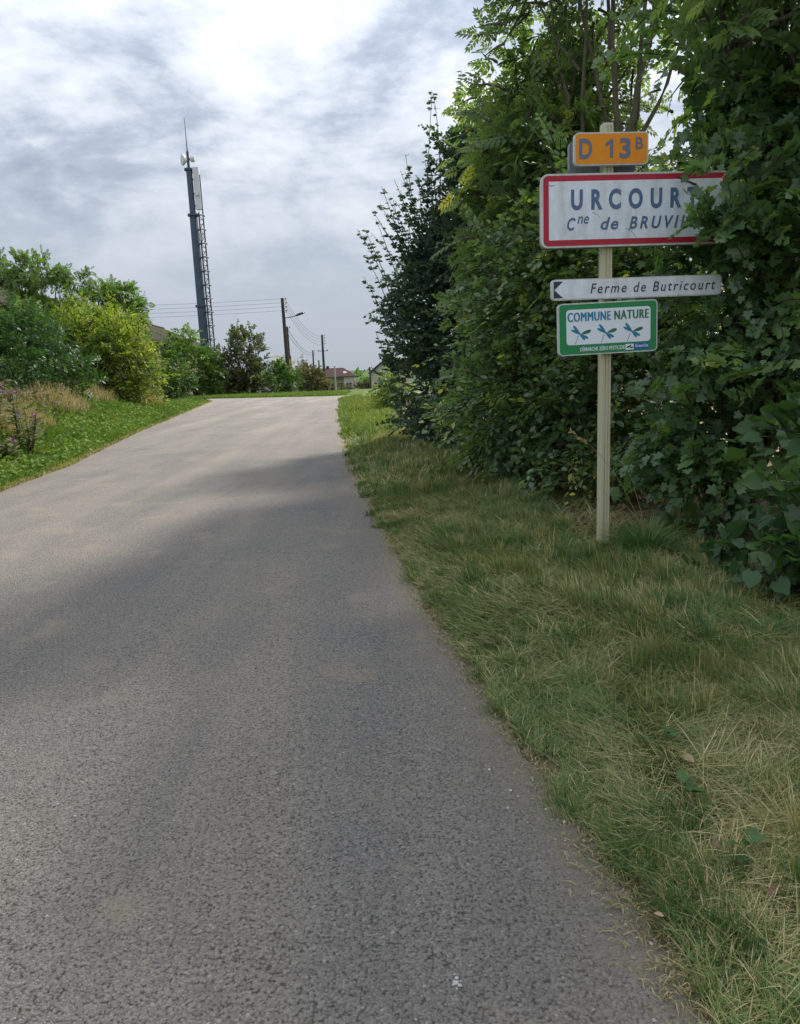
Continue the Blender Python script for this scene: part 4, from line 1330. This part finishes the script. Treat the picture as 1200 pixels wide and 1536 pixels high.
# ------------------------------------------------------------------ buildings
def window(parent, x0, x1, z0, z1, y, panes=3, axis='y'):
    """window in a wall facing -y at depth y"""
    f = MB()
    w = .07
    f.box(x0, x1, y - .05, y + .03, z1 - w, z1).box(x0, x1, y - .05, y + .03, z0, z0 + w)
    for i in range(panes + 1):
        xx = x0 + (x1 - x0 - w) * i / panes
        f.box(xx, xx + w, y - .048, y + .028, z0 + w, z1 - w)
    wf = f.build('window', M['frame_white'], parent)
    for i in range(panes):
        xa = x0 + (x1 - x0 - w) * i / panes + w
        xb = x0 + (x1 - x0 - w) * (i + 1) / panes
        MB().box(xa, xb, y - .02, y + .01, z0 + w, z1 - w).build('pane', M['glass'], wf)


hz = float(terrain_z(-17, 190))
house = thing('red_roofed_house', (-17, 190, hz), 'pale house with a dark red hipped roof beyond the junction', 'house')
def box_part(name, mat, x0, x1, y0, y1, z0, z1, parent):
    return MB().box(x0, x1, y0, y1, z0, z1).build(name, mat, parent)
bx = lambda w: w + 17
ev, rg_ = .55 - hz, 2.75 - hz
box_part('wall', M['render_white'], bx(-25), bx(-10.4), 1.2, 10, 0, ev, house)
box_part('wing_wall', M['render_white'], bx(-12.8), bx(-10.0), -.6, 1.2, 0, ev - .03, house)
rf = MB()
x0, x1, y0, y1, xr0, xr1 = bx(-25.6), bx(-9.6), -1.1, 10.6, bx(-21.5), bx(-13.2)
ym = 4.8
rf.add([(x0, y0, ev), (x1, y0, ev), (x1, y1, ev), (x0, y1, ev), (xr0, ym, rg_), (xr1, ym, rg_)], [(0, 1, 5, 4), (1, 2, 5), (2, 3, 4, 5), (3, 0, 4), (3, 2, 1, 0)])
roof = rf.build('roof', M['roof_red'], house)
MB().box(bx(-17.5), bx(-16.8), ym - .3, ym + .3, rg_ - .4, rg_ + .55).build('chimney', M['roof_red'], roof)
MB().box(x0 - .02, x1 + .02, y0 - .12, y0 - .01, ev - .14, ev + .01).build('gutter', M['roof_grey'], roof)
# skylight lying on the front slope
def on_slope(x, f):
    return (x, y0 + (ym - y0) * f, ev + (rg_ - ev) * f + .05)
sk = MB()
a_, b_, c_, d_ = on_slope(bx(-12.9), .35), on_slope(bx(-12.0), .35), on_slope(bx(-12.2), .55), on_slope(bx(-13.1), .55)
sk.add([a_, b_, c_, d_] + [(q[0], q[1], q[2] - .08) for q in (a_, b_, c_, d_)], [(0, 1, 2, 3), (0, 4, 5, 1), (1, 5, 6, 2), (2, 6, 7, 3), (3, 7, 4, 0)])
sk.build('skylight', M['concrete'], roof)
window(house, bx(-12.3), bx(-10.7), 1.15, 2.25, -.6)
window(house, bx(-16.8), bx(-15.4), 1.15, 2.25, 1.2, 2)
window(house, bx(-20.8), bx(-19.4), 1.15, 2.25, 1.2, 2)
MB().box(bx(-14.2), bx(-13.3), 1.14, 1.19, .05, 2.1).build('door', M['roof_grey'], house)

hz = float(terrain_z(-1, 110))
h2 = thing('gabled_house', (-1, 112, hz), 'white gabled house with dark roof edge, half hidden by the hedge tip', 'house')
pk, el = 3.6 - hz, 1.35 - hz
MB().prism([(-2.35, 0), (3.6, 0), (3.6, el), (.6, pk), (-2.35, el)], -2, 9).build('wall', M['render_white'], h2)
rf = MB()
rf.prism([(-2.75, el - .22), (-2.75, el - .02), (.6, pk + .32), (.6, pk + .08)][::-1], -2.5, 9.5)
rf.prism([(.6, pk + .08), (.6, pk + .32), (4.0, el - .02), (4.0, el - .22)][::-1], -2.5, 9.5)
rf.build('roof', M['roof_grey'], h2)
window(h2, -1.4, -.3, 1.4, 2.5, -2.0, 2)

bn = thing('barn', (-25.6, 64, 0), 'long low barn with a brown mossy roof behind the left bushes', 'barn', None, math.atan2(4.2, 54) )
L2 = 28
MB().prism([(-6, -.2), (6, -.2), (6, 4.7), (0, 7.45), (-6, 4.7)], -L2, L2).build('wall', M['barnwall'], bn)
rf = MB()
rf.prism([(0, 7.5), (6.6, 4.5), (6.6, 4.72), (0, 7.72)], -L2 - .5, L2 + .5)
rf.prism([(0, 7.5), (0, 7.72), (-6.6, 4.72), (-6.6, 4.5)], -L2 - .5, L2 + .5)
roof = rf.build('roof', M['roof_moss'], bn)
MB().tube([(0, -L2 - .5, 7.74), (0, L2 + .5, 7.74)], .12, 8).build('ridge_cap', M['roof_moss'], roof)
MB().box(6.0, 6.05, -12, -8, 0, 3.6).build('door', M['roof_grey'], bn)

# ------------------------------------------------------------------ left and far bushes
BG = 'bushes on the left bank'
plant('dark_bush', (-13.2, 26.5, .7), 'dense dark green bush at the left edge behind the thistles', 'bush', BG, OVAL, 'x', M['bushdark'],
      [(-13.3, 26.5, 2.2, 1.9, 1.6, 1.9), (-15.0, 27, 2.4, 1.5, 1.5, 2.1), (-12.0, 26.5, 1.7, 1.2, 1.3, 1.3), (-13.8, 27, 3.3, 1.2, 1.2, 1.0)], 230, 6, .25, 12, .7, .15, 0, 12, .04, twigs=False, tint0=.15, tintv=.18, back=.6)
plant('yellow_green_bush', (-13.2, 34, .5), 'large light yellow green bush', 'bush', BG, SLIM, 'x', M['bushyellow'],  # same yellow green leaf tints on every side
      [(-13.3, 34, 2.6, 1.9, 1.7, 2.0), (-12.0, 33.5, 1.9, 1.2, 1.4, 1.4), (-11.7, 33.0, 2.9, .9, 1.1, 1.1), (-14.6, 34.5, 3.1, 1.6, 1.5, 1.6), (-13.6, 34, 3.6, 1.3, 1.2, 1.0), (-12.5, 33.5, 3.1, 1.0, 1.2, 1.1)], 320, 7, .28, 12, .8, .21, 0, 16, .04, twigs=True, tint0=.52, tintv=.24, tip=.2, back=.6, upw=.5)
plant('feathery_bush', (-16.4, 33, .5), 'mid green feathery bush below the open crowned tree', 'bush', BG, SLIM, 'x', M['bushmid'],
      [(-16.8, 33, 2.8, 1.8, 1.5, 2.0), (-18.5, 33, 3.0, 1.6, 1.5, 1.9), (-16.0, 33.5, 3.9, 1.0, 1.2, 1.2)], 150, 6, .28, 12, .8, .19, 0, 12, .04, twigs=False, tint0=.35, tintv=.2, back=.6)
# open crowned tree with visible limbs against the sky
ot = plant('open_tree', (-15.9, 37, .5), 'spreading open crowned tree standing against the sky by the barn roof', 'tree', BG, ASH, 'x', M['bushmid'],
           [(-16.9, 36.5, 6.9, 1.6, 1.3, .55), (-18.0, 36.5, 6.2, 1.1, 1.2, .40), (-14.9, 36.8, 6.3, .6, .7, .30), (-13.9, 36.6, 5.6, .85, .9, .30), (-12.9, 36.6, 5.0, .6, .8, .30), (-15.9, 36.6, 5.2, 1.0, 1, .30), (-13.2, 36.6, 5.7, .7, .8, .25), (-12.3, 36.6, 4.7, .5, .7, .3)],
           85, 5, .17, 5, .5, .42, 0, 26, .085, twigs=True, tint0=.35, tintv=.15, droop=.2, back=.3)
plant('green_bush', (-19.3, 58, -.05), 'dark green bush tucked between the yellow bush and the mast bush', 'bush', BG, OVAL, 'x', M['bushdark'],
      [(-19.0, 60, 2.4, 2.0, 1.6, 2.4), (-17.6, 60, 1.8, 1.2, 1.4, 1.8), (-20.5, 60, 3.4, 1.8, 1.5, 2.0)], 120, 6, .3, 11, .8, .22, 0, 8, .05, twigs=False, tint0=.45, tintv=.2, back=.6)
FG = 'bushes beyond the road junction'
plant('bright_green_tree', (-17.6, 66, -.3), 'bright mid green leafy tree at the foot of the mast', 'tree', FG, OVAL, 'x', M['bushmid'],
      [(-17.9, 66, 2.6, 1.7, 1.6, 2.6), (-18.2, 66, 5.2, .9, 1.0, 1.3), (-16.6, 66, 2.0, 1.3, 1.4, 2.0), (-20.6, 65, 2.2, 1.4, 1.2, 2.2), (-19.2, 66, 3.2, 1.1, 1.2, 1.8), (-16.0, 66.3, 1.5, 1.0, 1.2, 1.5)], 190, 6, .3, 12, .8, .24, 0, 10, .06, twigs=False, tint0=.45, tintv=.22, back=.6)
olive = plant('olive_bush', (-13.7, 68, -.3), 'thin olive green bush with twigs showing sky, left of the lamp pole', 'bush', FG, OVAL, 'x', M['bushgrey'],
      [(-14.2, 68, .9, 2.4, 1.3, 1.2), (-14.2, 68, 1.9, 2.3, 1.5, 1.5), (-16, 68, 1.2, 1.3, 1.3, 1.6), (-13.3, 68, 3.8, 1.7, 1.3, 1.9), (-15.6, 68, 3.0, 1.0, 1.2, 1.5), (-12.0, 68, 1.0, 1.1, 1.2, 1.1)], 230, 5, .33, 11, .8, .24, 0, 70, .055, twigs=True, tint0=.40, tintv=.2, back=.2, upw=.9)
plant('round_dark_bush', (-9.6, 64, -.25), 'rounded dark green bush at the foot of the lamp pole', 'bush', FG, OVAL, 'x', M['bushdark'],
      [(-9.6, 64, .95, 1.25, 1.1, 1.2), (-9.0, 64, .8, 1.0, 1.0, 1.0), (-9.9, 64.2, 1.8, .8, .8, .7)], 90, 6, .2, 12, .5, .17, 0, 6, .03, twigs=False, tint0=.5, tintv=.2, back=.6)
plant('yellowish_bush', (-11.2, 72, -.4), 'yellowish thin bush poking out behind the rounded dark bush', 'bush', FG, SLIM, 'x', M['bushyellow'],
      [(-11.0, 72, 1.6, 1.1, 1.0, 1.4), (-10.2, 72, 2.1, .7, .8, 1.0)], 45, 5, .25, 10, .7, .2, 0, 14, .03, tint0=.6, tintv=.2, back=.3, upw=.7)
plant('brown_bush', (-7.6, 73, -.4), 'brownish autumn bush with yellow patches left of the crossarm pole', 'bush', FG, OVAL, 'x', M['bushbrown'],
      [(-8.6, 73, .9, 1.3, 1.1, 1.3), (-7.6, 73, .8, 1.0, 1.1, 1.15), (-6.6, 73.5, .2, .8, .9, .6)], 100, 6, .25, 11, .5, .18, 0, 8, .03, twigs=False, tint0=.40, tintv=.28, back=.6)
plant('grey_bush', (-6.0, 121, -1.85), 'low greyish brown bush below the white gable of the red roofed house', 'bush', FG, SLIM, 'x', M['bushbrown'],
      [(-6.6, 121, -.95, 1.4, 1.2, .95), (-4.8, 121, -1.0, 1.4, 1.2, .85), (-8.0, 122, -1.2, 1.2, 1.2, .7)], 110, 6, .25, 10, .6, .24, 0, 12, .03, twigs=False, tint0=.30, tintv=.18, back=.5)
plant('garden_bush', (-3.6, 150, -2.4), 'dark rounded garden bush in front of the far green field', 'bush', FG, OVAL, 'x', M['bushdark'],
      [(-4.6, 150, -1.2, 1.7, 1.4, 1.2), (-2.6, 150, -1.1, 1.6, 1.4, 1.3)], 70, 6, .35, 10, .8, .34, 0, 6, .03, twigs=False, tint0=.45, back=.6)
plant('garden_bush', (-13.9, 165, -3), 'dark shadowed shrub against the wall of the red roofed house', 'bush', FG, OVAL, 'x', M['bushdark'],
      [(-13.6, 165, -1.5, 1.6, 1.2, 1.3), (-16.0, 165, -1.2, 1.6, 1.2, 1.5), (-18.5, 165, -1.2, 1.6, 1.2, 1.5)], 55, 6, .35, 10, .8, .36, 0, 6, .03, twigs=False, tint0=.35, back=.6)
for (x, y, h, rr, lab) in ((-16.9, 140, 6.6, 1.25, 'taller of two distant blue green conifers'), (-15.2, 140, 5.5, 1.0, 'shorter of two distant blue green conifers')):
    z0 = float(terrain_z(x, y))
    plant('conifer', (x, y, z0), lab, 'tree', 'distant conifers', SLIM, 'x', M['conifer'], [(x, y, z0 + h * (.18 + .16 * k), rr * (1.0 - .17 * k), rr * (1 - .17 * k), h * .17) for k in range(6)], 60, 6, .2, 9, .7, .34, 0, 3, .08, twigs=False, upw=.2, back=.4)

# far tree line and hedges across the valley: reads as one mass
P_ = []
n = 1500
x = -420 + 840 * rng.random(n)
y = 330 + 60 * vnoise(x / 60, x * 0) + 20 * rng.random(n)
keep = vnoise(x / 28 + 3, x * 0 + 9) > .48
x, y = x[keep], y[keep]
n = len(x)
z = terrain_z(x, y) + 3.2 * rng.random(n)
Dv = rng.normal(size=(n, 3))
V, F_ = stamp(OVAL, np.stack([x, y, z], -1), frames(Dv, rng.normal(size=(n, 3))), 2.5 + 2 * rng.random(n))
tag(link('far_hedgerow', np_mesh('far_hedgerow', V, F_, M['bushdark'], np.repeat(rng.random(n), len(OVAL[0])))), 'far hedgerow along the green field on the horizon', 'hedgerow', None, 'stuff')


# ------------------------------------------------------------------ small things
def thistle(x, y, h, lab):
    z0 = float(left_z(x, y)) - .02
    t = thing('thistle', (x, y, z0), lab, 'thistle', 'thistles on the left bank')
    st, fl = [], []
    lv_p, lv_d = [], []
    for k in range(7):
        a = rng.random() * 6.28
        hh = h * (.65 + .38 * rng.random())
        tip = np.array([.38 * math.cos(a) * rng.random(), .38 * math.sin(a) * rng.random(), hh])
        kk = np.linspace(0, 1, 6)[:, None]
        st.append(np.array([0, 0, 0]) + tip * kk + np.array([0, 0, .1]) * kk * (1 - kk))
        fl.append(tip)
        for q in np.linspace(.12, .95, 16):
            lv_p.append(tip * q)
            b_ = rng.random() * 6.28
            lv_d.append((math.cos(b_), math.sin(b_), .35))
    V, F_ = tubes_np(np.array(st), np.repeat(np.linspace(.011, .005, 6)[None], len(st), 0), 5)
    link('stem', np_mesh('stem', V, F_, M['bushbrown'], np.full(len(V), .3)), t)
    lv_p, lv_d = np.array(lv_p), np.array(lv_d)
    V, F_ = stamp(SLIM, lv_p, frames(lv_d, np.tile([0, 0, 1.], (len(lv_d), 1)) + rng.normal(0, .3, lv_d.shape)), .13 + .14 * rng.random(len(lv_p)))
    link('foliage', np_mesh('foliage', V, F_, M['bushgrey'], np.repeat(.2 + .5 * rng.random(len(lv_p)), 4)), t)['kind'] = 'stuff'
    for i, p_ in enumerate(fl):
        m_ = 16
        a = rng.random(m_) * 6.28
        D = np.stack([np.cos(a) * .8, np.sin(a) * .8, .5 + rng.random(m_)], -1)
        V, F_ = stamp(SLIM, np.tile(p_, (m_, 1)), frames(D, rng.normal(size=D.shape)), .055 + .03 * rng.random(m_))
        bright = i % 2 == 0
        link('flower_head', np_mesh('flower_head', V, F_, M['flower'] if bright else M['dry'], np.repeat(rng.random(m_), 4)), t)


for x, y, h, lab in ((-7.75, 14.0, 1.30, 'purple flowered thistle farthest to the left at the frame edge'), (-7.55, 14.8, 1.45, 'tall purple flowered thistle standing behind the leftmost one'),
                     (-7.15, 14.4, .95, 'purple flowered thistle nearest the pale golden dry grass'), (-8.2, 15.2, 1.2, 'tallest thistle with browned heads at the back'), (-7.0, 13.2, .45, 'low dark thistle alone in the bright green grass')):
    thistle(x, y, h, lab)
DK = 'stalky brown weeds filling the left bank top'
n = 3800
x = -12.5 + 5.3 * rng.random(n)
y = 13.4 + 9 * rng.random(n)
ok = (ledge(y) - x > 1.35)
x, y = x[ok], y[ok]
n = len(x)
Dv = np.stack([rng.normal(0, 1, n), rng.normal(0, 1, n), .3 + rng.random(n)], -1)
pos = np.stack([x, y, left_z(x, y) + (.1 + .75 * rng.random(n)) * (.35 + .8 * vnoise(x * 1.2 + 4, y * 1.2)) * smooth(1.3, 2.3, ledge(y) - x)], -1)
V, F_ = stamp(SLIM, pos, frames(Dv, rng.normal(size=(n, 3)) + [0, 0, 1]), .10 + .12 * rng.random(n))
tag(link('bank_weeds', np_mesh('bank_weeds', V, F_, M['bushbrown'], np.repeat(.15 + .6 * vnoise(x * 1.5, y * 1.5) * rng.random(n), 4))), DK, 'weeds', None, 'stuff')

# broad herb leaves in the bank grass
n = 14000
y = 8 + 36 * rng.random(n) ** 1.5
s = 3.2 * rng.random(n)
x = ledge(y) - s
Dv = np.stack([rng.normal(0, 1, n), rng.normal(0, 1, n), .25 + .5 * rng.random(n)], -1)
pos = np.stack([x, y, left_z(x, y) + .06 + .18 * rng.random(n) * (.4 + vnoise(x * 2, y * 2))], -1)
V, F_ = stamp(DIAM, pos, frames(Dv, rng.normal(0, .5, (n, 3)) + [0, 0, 1]), (.05 + .06 * rng.random(n)) * (1 + y / 60))
tag(link('bank_herbs', np_mesh('bank_herbs', V, F_, M['lgrass'], np.repeat(np.clip(.2 + .4 * vnoise(x * .9, y * .9 + 50) + rng.normal(0, .15, n), 0, 1), 4))), 'low broad leaved herbs growing through the left bank grass', 'herbs', None, 'stuff')

# leaf litter and twigs under the hedge
n = 5200
y = 4.2 + 12 * rng.random(n)
x = redge(y) + 1.5 + 3.2 * rng.random(n)
Dv = np.stack([rng.normal(0, 1, n), rng.normal(0, 1, n), .3 * rng.normal(0, 1, n)], -1)
pos = np.stack([x, y, right_z(x, y) + .012 + .02 * rng.random(n)], -1)
V, F_ = stamp(DIAM, pos, frames(Dv, rng.normal(0, .4, (n, 3)) + [0, 0, 1]), .035 + .04 * rng.random(n))
tag(link('leaf_litter', np_mesh('leaf_litter', V, F_, M['deadleaf'], np.repeat(rng.random(n) ** 2 * .5, 4))), 'brown fallen leaf litter on the ground under the hedge', 'leaf litter', None, 'stuff')

# single fallen leaves lying on the verge
for x, y, a, s, t_, lab in ((1.02, 2.42, .4, .075, .9, 'curled pale brown leaf lying in the grass at lower right'), (.47, 3.72, 1.2, .06, .1, 'reddish brown leaf in the grass near the asphalt edge'), (1.0, 1.78, 2.0, .05, .15, 'reddish leaf in the lower right grass'),
                            (.92, 2.0, 2.7, .05, .2, 'small russet leaf between the long grass tufts'), (.66, 1.72, .9, .03, .7, 'small pale straw leaf at the asphalt edge')):
    tv, tf = OVAL
    v = tv.copy()
    v[:, 2] = v[:, 2] * 2.2 + .25 * (v[:, 1] - .5) ** 2
    V = v * s
    c, s2 = math.cos(a), math.sin(a)
    V = np.stack([V[:, 0] * c - V[:, 1] * s2, V[:, 0] * s2 + V[:, 1] * c, V[:, 2]], -1)
    o = link('fallen_leaf', np_mesh('fallen_leaf', V, tf, M['deadleaf'], np.full(len(V), t_)))
    o.location = (x, y, float(right_z(x, y)) + .07)
    tag(o, lab, 'leaf', 'fallen leaves on the verge')

# two seeding grass stalks by the signpost
def stalk(base, tip, bow, lab, seed=True):
    b = np.array(base, float)
    t_ = thing('grass_stalk', tuple(b), lab, 'grass stalk', 'dry stalks by the signpost')
    k = np.linspace(0, 1, 9)[:, None]
    pts = (np.array(tip) - b) * k + np.array(bow) * 2 * k * (1 - k)
    V, F_ = tubes_np(pts[None], np.linspace(.0035, .0015, 9)[None], 4)
    link('stem', np_mesh('stem', V, F_, M['dry'], np.full(len(V), .5)), t_)
    if seed:
        d = unit(pts[-1] - pts[-2])
        m_ = 26
        q = pts[-1] + d * np.linspace(-.08, .10, m_)[:, None]
        D = d + .35 * rng.normal(size=(m_, 3))
        V, F_ = stamp(SLIM, q, frames(D, rng.normal(size=(m_, 3))), np.full(m_, .035))
        link('seed_head', np_mesh('seed_head', V, F_, M['dry'], np.repeat(.5 + .5 * rng.random(m_), 4)), t_)


stalk((1.98, 5.75, .08), (1.40, 5.6, .98), (.05, 0, .22), 'arching seeding grass stalk crossing the signpost')
stalk((2.02, 5.8, .08), (1.86, 5.9, .70), (0, 0, .02), 'thin straight dry stalk right of the signpost', False)
stalk((2.05, 5.7, .08), (1.8, 5.8, .42), (-.02, 0, .05), 'short bent dry stalk at the foot of the signpost', False)
n = 420
a, r = rng.random(n) * 6.28, np.sqrt(rng.random(n))
x, y = 1.93 + .16 * r * np.cos(a), 5.62 + .14 * r * np.sin(a)
tag(link('grass_tuft', grass('grass_tuft', x, y, right_z(x, y) - .01, .22 + .2 * rng.random(n), .006 + .004 * rng.random(n), a + rng.normal(0, .5, n), .4 + .9 * r, rng.random(n) * .3, M['grass'])),
    'dark green grass tuft at the foot of the signpost', 'grass tuft')

# low herbs with broad leaves in the near verge
for x, y, lab in ((.93, 2.28, 'bright green leafy weed in the lower right grass'), (1.05, 2.62, 'small five fingered weed just above the curled leaf'), (.98, 1.95, 'single broad leaved weed between straw grass tufts')):
    t = thing('weed', (x, y, float(right_z(x, y))), lab, 'weed', 'small weeds in the verge')
    for k in range(7):
        a = rng.random() * 6.28
        s = .04 + .03 * rng.random()
        D = np.array([[math.cos(a), math.sin(a), .35]])
        p_ = np.array([[.02 * math.cos(a), .02 * math.sin(a), .05 + .05 * rng.random()]])
        V, F_ = stamp(OVAL, p_, frames(D, np.array([[0, 0, 1.]])), np.array([s]))
        link('leaf', np_mesh('leaf', V, F_, M['bushdark'], np.full(len(V), .25 + .3 * rng.random())), t)
    V, F_ = tubes_np(np.array([[[0, 0, -.01], [0, 0, .05], [.005, 0, .09]]]), np.array([[.003, .003, .002]]), 4)
    link('stem', np_mesh('stem', V, F_, M['lgrass'], np.full(len(V), .3)), t)

# pebbles and a white splash on the asphalt
V0 = np.array([(0, 0, .5), (.5, 0, 0), (.3, .45, .05), (-.35, .35, 0), (-.5, -.1, .05), (-.1, -.5, 0), (.4, -.35, .05)])
F0 = np.array([(0, 1, 2), (0, 2, 3), (0, 3, 4), (0, 4, 5), (0, 5, 6), (0, 6, 1)])
n = 260
y = 1.2 + 9 * rng.random(n) ** 1.7
edge_ = rng.random(n) < .7
x = np.where(edge_, redge(y) - np.abs(rng.normal(0, .10, n)), ledge(y) + (redge(y) - ledge(y)) * rng.random(n))
e = np.minimum(x - ledge(y), redge(y) - x)
a = rng.random(n) * 6.28
Rm = np.stack([np.stack([np.cos(a), -np.sin(a), 0 * a], -1), np.stack([np.sin(a), np.cos(a), 0 * a], -1), np.tile([0, 0, 1.], (n, 1))], 1)
V, F_ = stamp((V0, F0), np.stack([x, y, .012 + .03 * np.clip(e / 2.5, 0, 1) + .001], -1), Rm, .006 + .009 * rng.random(n) ** 2)
M['grit'] = leaf_mat('grit', [(0, (.16, .14, .12)), (.7, (.34, .30, .24)), (1, (.42, .39, .34))], 0.0, .8, 1.0)
tag(link('road_grit', np_mesh('road_grit', V, F_, M['grit'], np.repeat(rng.random(n), 7))), 'loose grit scattered on the asphalt and along its edge', 'grit', None, 'stuff')
sp = MB()
for dx, dy, r in ((0, 0, .012), (.004, .022, .008), (-.012, -.012, .006), (.014, -.016, .009), (-.004, .042, .005), (.02, .005, .004), (0, -.032, .005)):
    a = np.linspace(0, 2 * math.pi, 10, endpoint=False)
    rr = r * (.75 + .5 * rng.random(10))
    sp.plan([(dx + q * math.cos(t), dy + q * math.sin(t)) for q, t in zip(rr, a)], 0, .003)
o = sp.build('bird_dropping', M['concrete'])
o.scale = (.6, .6, 1)
o.location = (.09, 1.60, .020)
tag(o, 'small white bird dropping on the asphalt at the bottom', 'dropping')

# dark heap at the edge of the grass strip
hp = thing('rubble_heap', (-10.55, 61.5, float(terrain_z(-10.5, 61.5))), 'small dark heap on the grass left of the rounded dark bush', 'heap')
for k in range(6):
    s = .22 + .22 * rng.random()
    m_ = MB()
    pts = [(0, 0, -.5), (0, 0, -.15), (0, 0, .3), (0, 0, .5)]
    m_.tube([(rng.normal(0, .05), rng.normal(0, .05), z * s) for _, _, z in pts], [s * .5, s * .7, s * .5, s * .12], 7)
    o = m_.build('stone', M['stone'], hp)
    o.location = (rng.normal(0, .3), rng.normal(0, .2), s * .4 + (.25 if k < 2 else 0))
